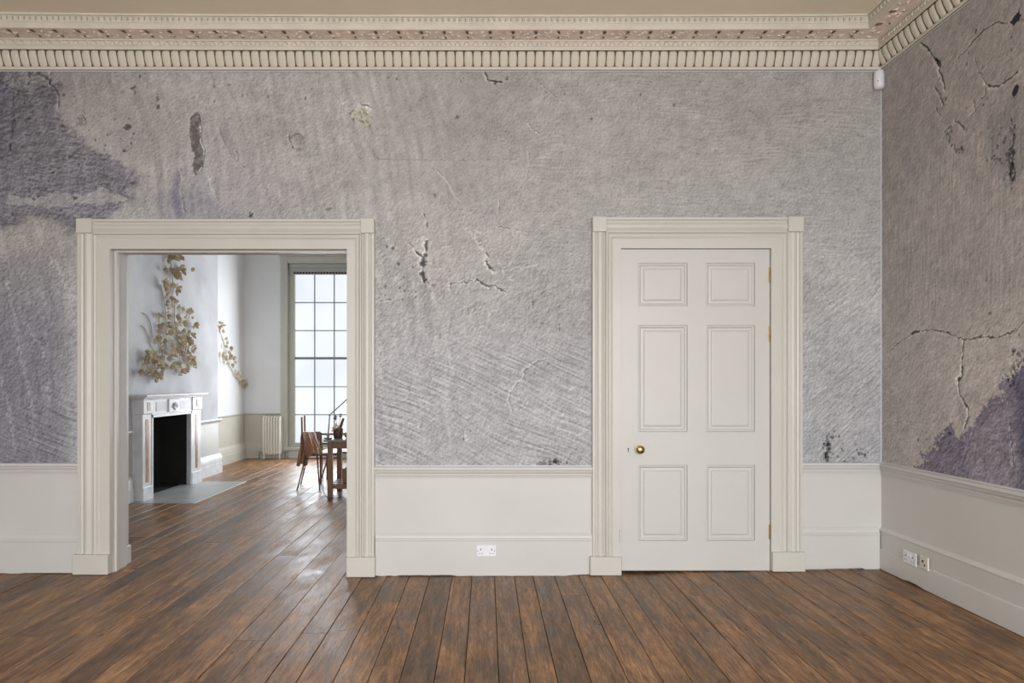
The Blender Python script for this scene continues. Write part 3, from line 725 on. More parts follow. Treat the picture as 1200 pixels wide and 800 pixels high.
# scrolling foliage on the soffit: low-relief leaves, and a dark-edged bracket every 26 px
leaf=MB(); brk=MB(); rl=random.Random(4)
def soff(p): # z on soffit at p
    a=zc(45.6,.075)-ZB; b=zc(35.6,.205)-ZB; return a+(b-a)*(p-.075)/.13
def f(fr):
    for _ in range(7):
        s0=rl.uniform(-.075,.075); p0=rl.uniform(.085,.195); a=rl.uniform(0,6.28); L=rl.uniform(.012,.026); W=L*.45
        ca,sa=math.cos(a),math.sin(a)
        def q(u,v,h): 
            s_=s0+u*ca-v*sa; p=min(.2,max(.078,p0+u*sa+v*ca)); return fr(s_,p,soff(p)-h)
        leaf.add([q(-L,0,.001),q(0,W,.001),q(L,0,.001),q(0,-W,.001),q(0,0,.009)],[(0,1,4),(1,2,4),(2,3,4),(3,0,4)])
along(f,.163,.2); o=leaf.build('relief_leaves',M['foliage_plaster'],trim1); o['kind']='stuff'
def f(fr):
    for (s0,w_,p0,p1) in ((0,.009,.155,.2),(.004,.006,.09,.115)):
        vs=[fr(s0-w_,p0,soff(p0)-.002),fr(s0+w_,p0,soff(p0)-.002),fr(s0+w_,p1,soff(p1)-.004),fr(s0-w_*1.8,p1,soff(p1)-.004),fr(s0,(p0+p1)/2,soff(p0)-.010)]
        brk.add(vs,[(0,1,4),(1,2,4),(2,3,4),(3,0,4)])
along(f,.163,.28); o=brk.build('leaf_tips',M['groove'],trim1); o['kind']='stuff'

# ------------------------------------------------------------------ dado rails, skirtings
def jag(x0,x1,base,seed,gap=.006,n=None):
    r=random.Random(seed); n=n or max(6,int(abs(x1-x0)/.05)); out=[]; g=gap*.4
    for i in range(n+1):
        x=x0+(x1-x0)*i/n
        if r.random()<.3: g=r.choice([.0,.001,gap*.5,gap,gap*1.3])
        out.append((x,base(x)+g+r.uniform(0,.001)))
    return out
def skirt(name,x0,x1,ztop,gap,seed,step=True):
    """skirting board on the back wall between x0 and x1; ztop = top of its moulding"""
    m=MB(); pts=jag(x0,x1,fz,seed,gap)
    prof=[(0,0,1),(.0,0,1)]
    P=[(.000,ztop),(.010,ztop),(.016,ztop-.010),(.026,ztop-.022),(.026,ztop-.034),(.034,ztop-.040),(.034,ztop-.052),(.030,ztop-.056)]
    vs=[];n=len(P)+2
    for x,zb in pts:
        for p,z in P: vs.append((x,WY-p,z))
        vs.append((x,WY-.030,zb)); vs.append((x,WY,zb))
    fs=[(i*n+k,i*n+k+1,(i+1)*n+k+1,(i+1)*n+k) for i in range(len(pts)-1) for k in range(n-1)]
    fs+=[tuple(range(n)),tuple((len(pts)-1)*n+k for k in range(n))[::-1]]
    m.add(vs,fs); return tag(m.build(name,M['cream'],smooth=True),kind='structure')
CYc=5.01
def zp(y,Y=5.01): return EYE-(y-PY)*Y/F
skirt('baseboard_back_left',-5.2,-2.985,zp(626),.004,1)
skirt('baseboard_back',-.815,.785,zp(625),.010,2)
skirt('baseboard_back_right',2.31,RX-.03,zp(618.5),.016,3)
DR=[(0,0),(.034,0),(.040,-.006),(.040,-.020),(.030,-.026),(.027,-.044),(.018,-.052),(.018,-.066),(.010,-.076),(.010,-.086),(0,-.088)]
def rail(name,x0,x1,z,mat='cream'):
    m=MB(); m.sweep(DR,[(x0,WY,z),(x1,WY,z)],[((0,-1,0),(0,0,1))]*2); return tag(m.build(name,M[mat],smooth=True),kind='structure')
rail('trim_2',-5.2,-2.985,zp(542.5)); rail('trim_3',-.83,.79,zp(547)); rail('trim_4',2.305,RX-.002,zp(542))
# right wall rail and skirting
zr=zp(542.5)
m=MB(); m.sweep(DR,[(RX,WY,zr),(RX,REAR_Y,zr-.0)],[((-1,0,0),(0,0,1))]*2); tag(m.build('trim_5',M['cream'],smooth=True),kind='structure')
zt=.348
P=[(.0,zt),(.006,zt),(.010,zt-.008),(.016,zt-.016),(.018,zt-.018),(.025,zt-.020),(.026,zt-.026),(.022,zt-.030),(.022,zt-.153),(.031,zt-.156),(.032,zt-.162)]
m=MB(); vs=[]; pts=jag(WY,REAR_Y,lambda y:.046,9,.009,120); n=len(P)+2
for y,zb in pts:
    for p,z in P: vs.append((RX-p,y,z))
    vs.append((RX-.032,y,zb)); vs.append((RX,y,zb))
m.add(vs,[(i*n+k,i*n+k+1,(i+1)*n+k+1,(i+1)*n+k) for i in range(len(pts)-1) for k in range(n-1)])
tag(m.build('baseboard_right',M['cream'],smooth=True),kind='structure')

# ------------------------------------------------------------------ door casings
# outer member (t = 0 outer edge .. 1), inner member; profile (t,depth)
OUT=[(0,.0),(0,.046),(.17,.047),(.22,.036),(.32,.032),(.40,.036),(.44,.043),(.58,.048),(.74,.044),(.82,.034),(1.0,.030)]
INN=[(0,.030),(0,.056),(.07,.058),(.10,.047),(.17,.042),(.20,.050),(.30,.050),(.34,.043),(.40,.040),(.44,.046),(.50,.046),(1.0,.046),(1.0,.0)]
FYc=WY
def casing(root,xo0,xi0,xi1,xo1,zi,zo,pl,pr,pt):
    """xo outer, xi inner edges; pl/pr plinth heights"""
    frac=.47
    bl=xo0+(xi0-xo0)*frac; br=xo1-(xo1-xi1)*frac; bz=zo-(zo-zi)*frac
    def strip(xa,xb,prof,z0,z1): # vertical strip from xa(outer) to xb(inner)
        m=MB(); m.sweep([(xa+(xb-xa)*t,-d) for t,d in prof],[(0,WY,z0),(0,WY,z1)],[((1,0,0),(0,1,0))]*2); return m
    strip(xo0,bl,OUT,pl,bz).build('architrave_moulding',M['casing'],root,smooth=True)
    strip(xo1,br,OUT,pr,bz).build('architrave_moulding',M['casing'],root,smooth=True)
    m=MB(); m.sweep([(zo+(bz-zo)*t,-d) for t,d in OUT],[(bl,WY,0),(br,WY,0)],[((0,0,1),(0,1,0))]*2); m.build('architrave_moulding',M['casing'],root,smooth=True)
    # inner architrave, mitred
    m=MB(); vs=[]; n=len(INN)
    for t,d in INN: vs.append((bl+(xi0-bl)*t,WY-d,pl))
    for t,d in INN: vs.append((bl+(xi0-bl)*t,WY-d,bz+(zi-bz)*t))
    for t,d in INN: vs.append((br+(xi1-br)*t,WY-d,bz+(zi-bz)*t))
    for t,d in INN: vs.append((br+(xi1-br)*t,WY-d,pr))
    m.add(vs,[(i*n+k,i*n+k+1,(i+1)*n+k+1,(i+1)*n+k) for i in range(3) for k in range(n-1)]); m.build('architrave',M['casing'],root,smooth=True)
    for a,b in ((xo0,bl),(br,xo1)):
        m=MB(); m.bbox((a-.002,WY-.062,bz-.002),(b+.002,WY,zo+.002),.003); m.build('corner_block',M['casing'],root)
    for a,b,h in ((xo0-.022,xi0,pl),(xi1,xo1+.010,pr)):
        m=MB(); m.bbox((a,WY-.072,fz((a+b)/2)+.003),(b,WY,h),.004); m.build('plinth_block',M['casing'],root)
open_root=empty('trim_6',(0,0,0)); tag(open_root,kind='structure')
casing(open_root,-2.994,OX0,OX1,-.822,OZ,zp(256,4.98),zp(650,4.97),zp(653,4.97),0)
# jamb lining with a stop bead
m=MB()
YB=WY+T+.02
m.box((OX0-.03,WY-.03,fz(OX0)+.002),(OX0-.004,YB,OZ)); m.box((OX1+.004,WY-.03,fz(OX1)),(OX1+.03,YB,OZ)); m.box((OX0-.03,WY-.03,OZ+.004),(OX1+.03,YB,OZ+.03))
m.build('jamb_lining',M['casing'],open_root)
m=MB(); 
m.bbox((OX0-.01,WY+.022,fz(OX0)),(OX0+.014,WY+.062,OZ-.006),.004); m.bbox((OX1-.014,WY+.022,fz(OX1)),(OX1+.01,WY+.062,OZ-.006),.004); m.bbox((OX0,WY+.022,OZ-.014),(OX1,WY+.062,OZ+.006),.004)
m.build('stop_bead',M['casing'],open_root)
m=MB(); 
m.bbox((OX0-.22,WY+T,fz(OX0)),(OX0-.008,WY+T+.05,OZ+.2),.006); m.bbox((OX1+.008,WY+T,fz(OX1)),(OX1+.22,WY+T+.05,OZ+.2),.006); m.bbox((OX0-.22,WY+T,OZ+.01),(OX1+.22,WY+T+.05,OZ+.22),.006)
m.build('far_side_casing',M['casing'],open_root)
for a,b in ((OX0-.24,OX0-.0),(OX1+.0,OX1+.24)):
    m=MB(); m.bbox((a,WY+T,fz(a)+.002),(b,WY+T+.075,.155),.008); m.build('plinth_block',M['casing'],open_root)
# worn hinge recesses in the left jamb
for y0 in (322,335,383,403):
    z=EYE-(y0-447)*5.17/F; m=MB(); m.bbox((OX0-.006,WY+.11,z-.018),(OX0-.0025,WY+.16,z+.018),.001); m.build('hinge_recess',M['oldbrass'],open_root)

door=empty('door_1',(0,0,0)); tag(door,kind='structure')
casing(door,.778,DX0,DX1,2.314,DZ,zp(253.8,4.98),zp(652.5,4.97),zp(647,4.97),0)
m=MB(); m.box((DX0-.03,WY-.03,.0),(DX0-.004,WY+.1,DZ)); m.box((DX1+.004,WY-.03,.02),(DX1+.03,WY+.1,DZ)); m.box((DX0-.03,WY-.03,DZ+.004),(DX1+.03,WY+.1,DZ+.03)); m.build('jamb_lining',M['casing'],door)
# leaf
LY=WY-.020              # face of the leaf
dpx=lambda x:(x-PX)*LY/F
dz=lambda y:EYE-(y-PY)*LY/F
leaf_=empty('door_leaf',(0,0,0),parent=door)
lx0,lx1=DX0+.004,DX1-.003; lz0,lz1=dz(668.3),dz(292)
cols=[(747.7,805.4),(827.4,884.4)]; rows=[(308,358.6),(380.8,506),(544.7,633.3)]
xs=[lx0]+[dpx(v) for c_ in cols for v in c_]+[lx1]
zs=[lz1]+[dz(v) for r_ in rows for v in r_]+[lz0]
for i in (0,2,4):
    m=MB(); m.box((xs[i],LY,lz0),(xs[i+1],LY+.045,lz1))
    if i==0: # keep it plain
        pass
    m.build('stile',M['doorp'],leaf_)
for j in (0,2,4,6):
    for i in (1,3):
        m=MB(); m.box((xs[i],LY+.0002,zs[j+1]),(xs[i+1],LY+.0448,zs[j])); m.build('rail',M['doorp'],leaf_)
for j in (1,3,5):
    for i in (1,3):
        x0,x1,z1,z0=xs[i],xs[i+1],zs[j],zs[j+1]
        m=MB(); steps=[(0,0),(.0,.006),(.007,.003),(.014,.004),(.020,.012),(.024,.014),(.040,.013),(.044,.006),(.052,.003),(.056,.003)]
        vs=[];
        for ins,dp in steps: vs+=[(x0+ins,LY+dp,z0+ins),(x1-ins,LY+dp,z0+ins),(x1-ins,LY+dp,z1-ins),(x0+ins,LY+dp,z1-ins)]
        fs=[(a*4+k,a*4+(k+1)%4,(a+1)*4+(k+1)%4,(a+1)*4+k) for a in range(len(steps)-1) for k in range(4)]
        q=(len(steps)-1)*4; fs.append((q,q+1,q+2,q+3))
        m.add(vs,fs); m.build('panel',M['doorp'],leaf_,fix=False)
# knob, keyhole, hinges, catch
kp=(dpx(748.8),LY,dz(526))
m=MB(); m.lathe([(.022,0),(.023,.003),(.012,.007),(.010,.020),(.014,.026),(.026,.034),(.031,.045),(.029,.056),(.018,.064),(.004,.066)],kp,20,'y'); tag(m.build('door_knob',M['brass'],leaf_,smooth=True),'polished brass knob')
m=MB(); m.lathe([(.013,0),(.013,.002),(.010,.003)],(dpx(736.2),LY,dz(527)),14,'y'); m.build('escutcheon',M['doorp'],leaf_)
m=MB(); m.lathe([(.0055,0),(.0055,.0036)],(dpx(736.2),LY,dz(525.6)),10,'y'); m.box((dpx(736.2)-.0028,LY-.0036,dz(529.6)),(dpx(736.2)+.0028,LY,dz(526))); m.build('keyhole',M['slot'],leaf_)
for y0,y1 in ((313.5,330.5),(382,400),(614,631)):
    z1,z0=dz(y0),dz(y1); xk=lx1+.0055; m=MB(); n=5
    for i in range(n):
        a=z0+(z1-z0)*i/n; b=z0+(z1-z0)*(i+.88)/n; m.lathe([(.0072,0),(.0072,b-a)],(xk,LY-.012,a),10)
    m.lathe([(.0058,-.004),(.0058,z1-z0+.004)],(xk,LY-.012,z0),8); m.box((xk-.012,LY-.010,z0),(xk-.001,LY+.001,z1)); m.box((xk+.001,LY-.024,z0),(xk+.005,LY-.004,z1))
    m.build('hinge',M['oldbrass'],door)
m=MB(); m.bbox((DX0-.012,WY-.056,dz(635)),(DX0+.002,WY-.045,dz(620)),.002); m.build('painted_catch',M['doorp'],door)

# ------------------------------------------------------------------ sockets, sensor
def double_socket(root):
    W,H,D=.146,.086,.010
    m=MB(); m.bbox((-W/2,-D,-H/2),(W/2,0,H/2),.003); m.build('face_plate',M['plastic'],root)
    for sx in (-1,1):
        c=sx*.040
        for a,b in (((c-.0035,-D-.0006,.004),(c+.0035,-D+.001,.016)),((c-.014,-D-.0006,-.022),(c-.006,-D+.001,-.017)),((c+.006,-D-.0006,-.022),(c+.014,-D+.001,-.017))):
            m=MB(); m.box(a,b); m.build('pin_hole',M['slot'],root)
        m=MB(); m.bbox((sx*.0125-.0055,-D-.0035,.010),(sx*.0125+.0055,-D+.001,.030),.001); m.build('switch',M['plastic'],root)
        m=MB(); m.lathe([(.0035,0),(.0035,.001)],(sx*.0605,-D,0),8,'y'); m.build('screw',M['steel'],root)
def sock_at(x,y): return
p=Vector(((569.8-PX)*5.01/F,WY-.0302,EYE-(644.8-PY)*5.01/F))
s=empty('double_socket',p); tag(s,'white double power socket on the skirting between doorway and door','socket'); double_socket(s)
Yd=F*(RX-.03)/(1067-PX); zd=EYE-(653.5-PY)*Yd/F
s=empty('double_socket',(RX-.029,Yd,zd),-math.pi/2); s.scale=(1,1,1); tag(s,'white double power socket on the right wall skirting, nearer the corner','socket'); s.rotation_euler=(0,0,-math.pi/2); double_socket(s)
Yd=F*(RX-.03)/(1084.2-PX); zd=EYE-(659.5-PY)*Yd/F
s=empty('single_socket',(RX-.029,Yd,zd),-math.pi/2); tag(s,'small square aerial outlet on the right wall skirting beside the double socket','socket')
m=MB(); m.bbox((-.043,-.012,-.043),(.043,0,.043),.003); m.build('face_plate',M['plastic2'],s)
m=MB(); m.lathe([(.008,0),(.008,.003),(.005,.003)],(-.008,-.012,.010),10,'y'); m.box((.006,-.0135,-.02),(.016,-.011,-.006)); m.build('aerial_jack',M['slot'],s)
s=empty('motion_sensor',(RX-.035,WY-.03,zc(104,.04)),R(-40)); tag(s,'small white rounded motion sensor under the cornice in the corner','sensor')
m=MB(); m.sweep([( -.030,.02),(-.036,-.005),(-.030,-.028),(-.014,-.040),(.014,-.040),(.030,-.028),(.036,-.005),(.030,.02)],[(0,0,z) for z in (0,.006,.02,.10,.125,.132)],[((k,0,0),(0,k,0)) for k in (.6,.85,1,1,.95,.8)],close=True); m.build('housing',M['plastic'],s,smooth=True)
m=MB(); m.lathe([(.0035,0),(.003,.002)],(0,-.040,.05),8,'y'); m.build('indicator',M['slot'],s)

# ------------------------------------------------------------------ far room shell
BX=-4.17; AX=-4.47; BY1=10.6
m=MB(); m.box((AX-.2,WY+.1,-.04),(AX,FARY+.2,4.4)); tag(m.build('wall_far_left',M['farwall']),kind='structure')
m=MB(); ZF=4.3
FB0,FB1=8.24,9.36         # firebox in the breast
m.box((AX,7.0,-.04),(BX,FB0,ZF)); m.box((AX,FB1,-.04),(BX,BY1,ZF)); m.box((AX,FB0,1.02),(BX,FB1,ZF)); tag(m.build('wall_fireplace',M['breast']),kind='structure')
WX0,WX1,WZ0,WZ1=-3.66,-2.34,.18,3.62     # window recess in the far wall
m=MB(); holes=[(WX0,WX1),(WX0+2.19,WX1+2.19),(WX0+4.39,WX1+4.39)]
xs=[AX-.2]+[v for h in holes for v in h]+[3.4]
for i in range(0,len(xs),2): m.box((xs[i],FARY,-.04),(xs[i+1],FARY+.25,4.4))
for a,b in holes: m.box((a,FARY,-.04),(b,FARY+.25,WZ0)); m.box((a,FARY,WZ1),(b,FARY+.25,4.4))
tag(m.build('wall_far',M['farwall']),kind='structure')
m=MB(); m.box((3.2,WY+.1,-.04),(3.4,FARY,4.4)); tag(m.build('wall_far_right',M['farwall']),kind='structure')
m=MB(); m.box((AX-.2,WY+.1,4.3),(3.4,FARY+.2,4.45)); tag(m.build('ceiling_far',M['cream']),kind='structure')
m=MB(); m.box((AX,FARY-.012,0),(WX0-.1,FARY,.82)); m.box((AX,BY1,0),(AX+.012,FARY,.82)); m.build('lower_panelling',M['fardado'],bpy.data.objects['wall_far'])
m=MB(); m.box((BX,7.0,0),(BX+.008,FB0,.82)); m.box((BX,FB1,0),(BX+.008,BY1,.82)); m.build('lower_panelling',M['cream'],bpy.data.objects['wall_fireplace'])
SK=[(0,.305),(.018,.305),(.024,.290),(.040,.275),(.046,.262),(.046,.165),(.052,.160),(.052,.0),(0,0)]
RL=[(0,.865-.02),(.05,.845),(.055,.83),(.045,.815),(.03,.80),(.022,.785),(0,.780)]
RLs=[(0,.835),(.028,.835),(.030,.822),(.016,.805),(0,.80)]
m=MB()
m.sweep(SK,[(AX,BY1,0),(AX,FARY,0)],[((1,0,0),(0,0,1))]*2)
tag(m.build('baseboard_far_left',M['fardado'],smooth=True),kind='structure')
m=MB(); m.sweep(RLs,[(AX,BY1,0),(AX,FARY,0)],[((1,0,0),(0,0,1))]*2); tag(m.build('trim_7',M['fardado'],smooth=True),kind='structure')
m=MB()
for k_,(a,b) in enumerate(((7.0,7.97),(9.70,BY1+.05))):
    m=MB(); m.sweep(SK,[(BX,a,0),(BX,b,0)],[((1,0,0),(0,0,1))]*2); tag(m.build(('baseboard_fireplace_near','baseboard_fireplace_far')[k_],M['marble'],smooth=True),kind='structure')
    m=MB(); m.sweep(RL,[(BX,a,0),(BX,b-.02,0)],[((1,0,0),(0,0,1))]*2); tag(m.build('trim_%d'%(9+k_),M['marble'],smooth=True),kind='structure')
m=MB(); m.sweep(SK,[(AX,FARY,0),(WX0-.08,FARY,0)],[((0,-1,0),(0,0,1))]*2)
tag(m.build('baseboard_far',M['fardado'],smooth=True),kind='structure')
m=MB(); m.sweep(RLs,[(AX,FARY,0),(WX0-.08,FARY,0)],[((0,-1,0),(0,0,1))]*2); tag(m.build('trim_8',M['fardado'],smooth=True),kind='structure')

def sash_window(name,cx):
    r=empty(name,(cx,FARY,0)); tag(r,kind='structure')
    x0,x1=-.66,.66
    m=MB()
    for sx in (-1,1):
        a,b=sorted((sx*.66,sx*.79)); m.bbox((a,-.05,.0),(b,.0,WZ1+.10),.008); a,b=sorted((sx*.655,sx*.69)); m.bbox((a,-.07,.0),(b,-.045,WZ1+.03),.006)
    m.build('window_surround',M['framepaint'],r)
    m=MB(); m.bbox((-.795,-.056,WZ1-.03),(.795,.0,WZ1+.102),.008); m.bbox((-.81,-.075,WZ1+.10),(.81,0,WZ1+.13),.008); m.build('window_head',M['framepaint'],r)
    m=MB(); gx=.545; z0,z1,zm=.285,3.40,1.85
    for sx in (-1,1):
        a,b=sorted((sx*gx,sx*.655)); m.box((a,.02,z0),(b,.12,z1))
    m.box((-.66,.02,WZ0),(.66,.12,z0)); m.box((-.66,.02,z1),(.66,.12,WZ1)); m.build('window_frame',M['framepaint'],r)
    m=MB(); m.bbox((-.72,-.085,WZ0-.03),(.72,.015,WZ0+.03),.01); m.build('window_sill',M['framepaint'],r)
    m=MB(); m.box((-gx,.03,zm-.022),(gx,.11,zm+.022)); m.build('meeting_rail',M['bar'],r)
    W=2*gx/3
    for i in (1,2):
        m=MB(); m.bbox((-gx+i*W-.008,.035,z0),(-gx+i*W+.008,.085,z1),.003); m.build('glazing_bar',M['bar'],r)
    rows=[z0]
    for j in range(1,6):
        z=z0+(z1-z0)*j/6; rows.append(z)
        if j==3: continue
        m=MB(); m.bbox((-gx,.037,z-.008),(gx,.083,z+.008),.003); m.build('glazing_bar',M['bar'],r)
    rows.append(z1)
    for j in range(6):
        for i in range(3):
            m=MB(); m.box((-gx+i*W+.002,.064,rows[j]+.002),(-gx+(i+1)*W-.002,.070,rows[j+1]-.002)); m.build('pane',M['pane'],r)
    # rolled blind with a row of dark eyelets
    bl=empty('roller_blind',(0,0,0),parent=r)
    m=MB(); m.tube([(-.62,-.01,3.55),(.62,-.01,3.55)],.045,12); m.box((-.62,-.018,3.43),(.62,-.012,3.55)); m.build('blind_fabric',M['blind'],bl,smooth=True)
    m=MB()
    for k in range(21): 
        x=-.55+k*.055; m.box((x,-.022,3.405),(x+.030,-.010,3.44))
    m.build('blind_fringe',M['slot'],bl)
    m=MB(); m.box((-.62,-.019,3.435),(.62,-.011,3.448)); m.build('blind_hem',M['framepaint'],bl)
sash_window('window_1',-3.0); sash_window('window_5',-.81); sash_window('window_6',1.39)

# ------------------------------------------------------------------ fireplace
SX=-4.04; Y0,Y1=8.02,9.66; zO=1.012
fp=empty('fireplace',(BX,(Y0+Y1)/2,0)); tag(fp,'white marble fireplace surround with sienna inlay and black opening','fireplace')
def fm(mb,name,mat,par=fp,**k):
    # geometry is given in world space; shift to parent space
    mb.v=[(v[0]-BX,v[1]-(Y0+Y1)/2,v[2]) for v in mb.v]; return mb.build(name,mat,par,**k)
for a,b in ((Y0,FB0),(FB1,Y1)):
    m=MB(); m.bbox((BX,a,.0),(SX,b,zO+.02),.005); j=fm(m,'jamb',M['marble'])
    m=MB(); m.bbox((BX,a-.012,.0),(SX+.015,b+.008,.17),.005); fm(m,'plinth_block',M['marble'])
    c=(a+b)/2; m=MB(); m.box((SX-.002,c-.035,.22),(SX+.004,c+.035,.97)); fm(m,'inlay_strip',M['sienna'])
    m=MB(); m.box((SX,c-.035,1.07),(SX+.022,c+.035,1.17)); fm(m,'inlay_square',M['sienna'])
    m=MB(); m.bbox((BX,a-.006,zO+.02),(SX+.018,b+.006,1.205),.005); fm(m,'end_block',M['marble'])
m=MB(); m.bbox((BX,FB0-.01,zO),(SX+.004,FB1+.01,1.205),.003); fm(m,'frieze',M['marble'])
for a,b in ((8.34,8.62),(8.98,9.28)):
    m=MB(); m.box((SX+.002,a,1.055),(SX+.008,b,1.165)); fm(m,'frieze_panel',M['greymarble'])
m=MB(); m.bbox((SX,8.65,1.03),(SX+.022,8.95,1.195),.004); fm(m,'centre_tablet',M['marble'])
m=MB()
for k in range(7):
    a=math.pi*k/6; m.tube([(SX+.024,8.80+.03*math.cos(a),1.08+.02*math.sin(a)),(SX+.030,8.80+.09*math.cos(a),1.10+.055*math.sin(a))],[.008,.004],6)
m.lathe([(.03,0),(.026,.012),(.005,.018)],(SX+.02,8.80,1.08),12,'x'); fm(m,'carved_swag',M['greymarble'],smooth=True)
m=MB()
for (o_,z0,z1) in ((.03,1.205,1.222),(.055,1.222,1.238),(.085,1.238,1.262)):
    m.bbox((BX,Y0-o_*.75,z0),(SX+o_,Y1+o_*.75,z1),.004)
fm(m,'mantel_shelf',M['marble'])
m=MB(); m.box((SX-.012,FB0-.0,.0),(SX+.006,FB0+.03,zO)); m.box((SX-.012,FB1-.03,0),(SX+.006,FB1,zO)); m.box((SX-.012,FB0,zO-.03),(SX+.006,FB1,zO)); fm(m,'slip',M['marble'])
m=MB(); m.box((-4.48,FB0,-.02),(-4.455,FB1,1.018)); m.box((-4.46,FB0+.001,-.02),(BX-.01,FB0+.012,1.018)); m.box((-4.46,FB0,1.012),(BX-.01,FB1,1.02)); m.box((-4.46,FB1-.017,-.02),(-4.105,FB1-.001,1.018)); m.box((-4.46,FB0,-.03),(BX-.02,FB1,.012)); fm(m,'firebox',M['dark'])
m=MB(); m.box((-4.10,FB1-.02,0),(SX-.005,FB1,zO)); fm(m,'inner_cheek',M['greymarble'])
hs=MB(); hs.bbox((-4.18,HY0,-.03),(HX1,HY1,fz(-3.6)+.004),.003); o=hs.build('hearth_slab',M['hearth']); tag(o,'flat grey stone hearth slab in front of the white fireplace','hearth')

# ------------------------------------------------------------------ radiator
rx0,rx1=(308.5-PX)*12.5/F,(330.5-PX)*12.5/F; rz1=EYE-(488-PY)*12.5/F
rd=empty('radiator',((rx0+rx1)/2,12.48,0)); tag(rd,'cream column radiator beneath the dado left of the tall window','radiator')
W=rx1-rx0; n=7
for i in range(n):
    xx=-W/2+W*(i+.5)/n; m=MB(); w_=W/n*.33
    m.tube([(xx,-.045,.10),(xx,-.05,.13),(xx,-.05,rz1-.05),(xx,-.035,rz1-.01),(xx,0,rz1),(xx,.035,rz1-.01),(xx,.05,rz1-.05),(xx,.05,.13),(xx,.045,.10)],w_,8)
    m.tube([(xx,-.045,.10),(xx,0,.085),(xx,.045,.10)],w_,8); m.build('column',M['radiator'],rd,smooth=True)
for z in (.12,rz1-.05):
    m=MB(); m.tube([(-W/2,0,z),(W/2,0,z)],.02,8); m.build('header',M['radiator'],rd)
for sx in (-1,1):
    m=MB(); m.tube([(sx*(W/2-.03),-.03,.0),(sx*(W/2-.03),-.03,.12)],.014,6); m.build('foot',M['radiator'],rd)
    m=MB(); m.tube([(sx*W/2,0,.12),(sx*(W/2+.06),0,.12),(sx*(W/2+.065),0,.0)],.010,8); m.lathe([(.016,0),(.02,.01),(.016,.05)],(sx*(W/2+.063),0,.10),8); m.build('valve',M['steel'],rd)

# ------------------------------------------------------------------ dried flower wall sculptures
def wp(x,y,X=BX):       # photograph pixel on the plane X
    Y=F*X/(x-PX); return Vector((X,Y,EYE-(y-PY)*Y/F))
def petal_mesh(mat,seed,n=6,flat=.6,size=1.0):
    r=random.Random(seed); m=MB()
    for k in range(n):
        a=2*math.pi*k/n+r.uniform(-.3,.3); el=r.uniform(.15,1.2)*flat; L=size*r.uniform(.7,1.15); w_=L*r.uniform(.22,.36); tw=r.uniform(-.5,.5)
        d=Vector((math.sin(el)+.1,math.cos(a)*math.cos(el),math.sin(a)*math.cos(el))).normalized(); sd=Vector((tw,-math.sin(a),math.cos(a))).normalized(); up=d.cross(sd).normalized()
        p=[d*L*.1-sd*w_*.3,d*L*.1+sd*w_*.3,d*L*.55-sd*w_+up*.12*L,d*L*.55+sd*w_+up*.12*L,d*L*.92-sd*w_*.5+up*.3*L,d*L*.95+sd*w_*.55+up*.25*L,d*L*.55+up*-.03*L,d*L*.98+up*.2*L]
        m.add(p,[(0,1,6),(0,6,2),(1,3,6),(2,6,7,4),(6,3,5,7)])
    o=m.build('proto_tmp',mat,fix=False,smooth=True); me=o.data; me.name='blossom'; bpy.data.objects.remove(o); return me
blos=[petal_mesh(M['petal'],1,13),petal_mesh(M['petal2'],2,11),petal_mesh(M['petal2'],3,9,.9),petal_mesh(M['petal'],4,14,1.1)]
leafm=[petal_mesh(M['petal'],5,3,.5),petal_mesh(M['petal2'],6,2,.5)]
def put(me,root,origin,P,s,name,rr):
    o=bpy.data.objects.new(name,me); C.objects.link(o); o.parent=root; o.location=P-origin; o.rotation_euler=(rr.uniform(-3.1,3.1),rr.uniform(-.35,.35),rr.uniform(-.35,.35)); o.scale=(s,s,s)
rf=random.Random(21)
o0=wp(200,442); g=empty('flower_relief',o0); tag(g,'tall cascading relief of beige dried flowers on the chimney breast above the fireplace','wall decoration')
cl=lambda x,y:(140+x/4.71,290+y/4.71)
anchors=[(262,50,.11),(285,62,.10),(300,52,.09),(250,66,.07),(320,60,.07),(265,118,.10),(275,145,.12),(292,160,.08),(320,108,.09),(322,130,.09),(305,150,.07),(226,120,.06),(376,116,.06),(316,172,.06),(275,205,.08),(290,225,.10),(296,240,.08),(286,252,.06),(222,192,.09),(222,210,.10),(230,225,.06),(270,285,.07),(282,298,.07),(262,278,.05),(298,330,.06),(345,350,.09),(360,345,.08),(372,352,.06),(330,340,.06),(205,375,.06),(218,380,.07),(192,370,.04),(395,430,.08),(402,424,.05),(386,440,.05),
 (300,375,.07),(295,395,.07),(305,420,.07),(340,380,.05),(350,410,.06),(378,385,.04),(210,425,.06),(205,440,.06),(190,462,.06),(185,490,.06),(178,515,.06),(215,455,.06),(385,490,.07),(355,520,.10),(352,500,.07),(380,570,.07),(385,620,.10),(376,640,.08),(395,645,.06),(372,600,.06),
 (130,582,.10),(122,575,.06),(118,636,.08),(112,648,.05),(94,690,.08),(90,700,.05),(185,715,.07),(198,722,.06),(176,735,.05),(205,705,.06),(320,685,.08),(310,700,.06),(345,684,.06),(260,660,.07),(280,655,.07),(130,690,.06),(300,545,.07)]
for x_,y_,s in anchors:
    P=wp(*cl(x_,y_))+Vector((rf.uniform(.02,.06),0,0)); put(rf.choice(blos),g,o0,P,s*.84,'blossom',rf)
for k in range(11):   # spire
    put(rf.choice(blos),g,o0,wp(*cl(236+k*1.6+rf.uniform(-6,6),235+k*20))+Vector((.03,0,0)),.042,'blossom',rf)
polyA=[(195,500),(235,440),(300,400),(330,420),(395,470),(398,660),(350,690),(250,680),(215,640)]; polyB=[(120,600),(165,575),(215,610),(215,700),(180,735),(110,695)]
c=0
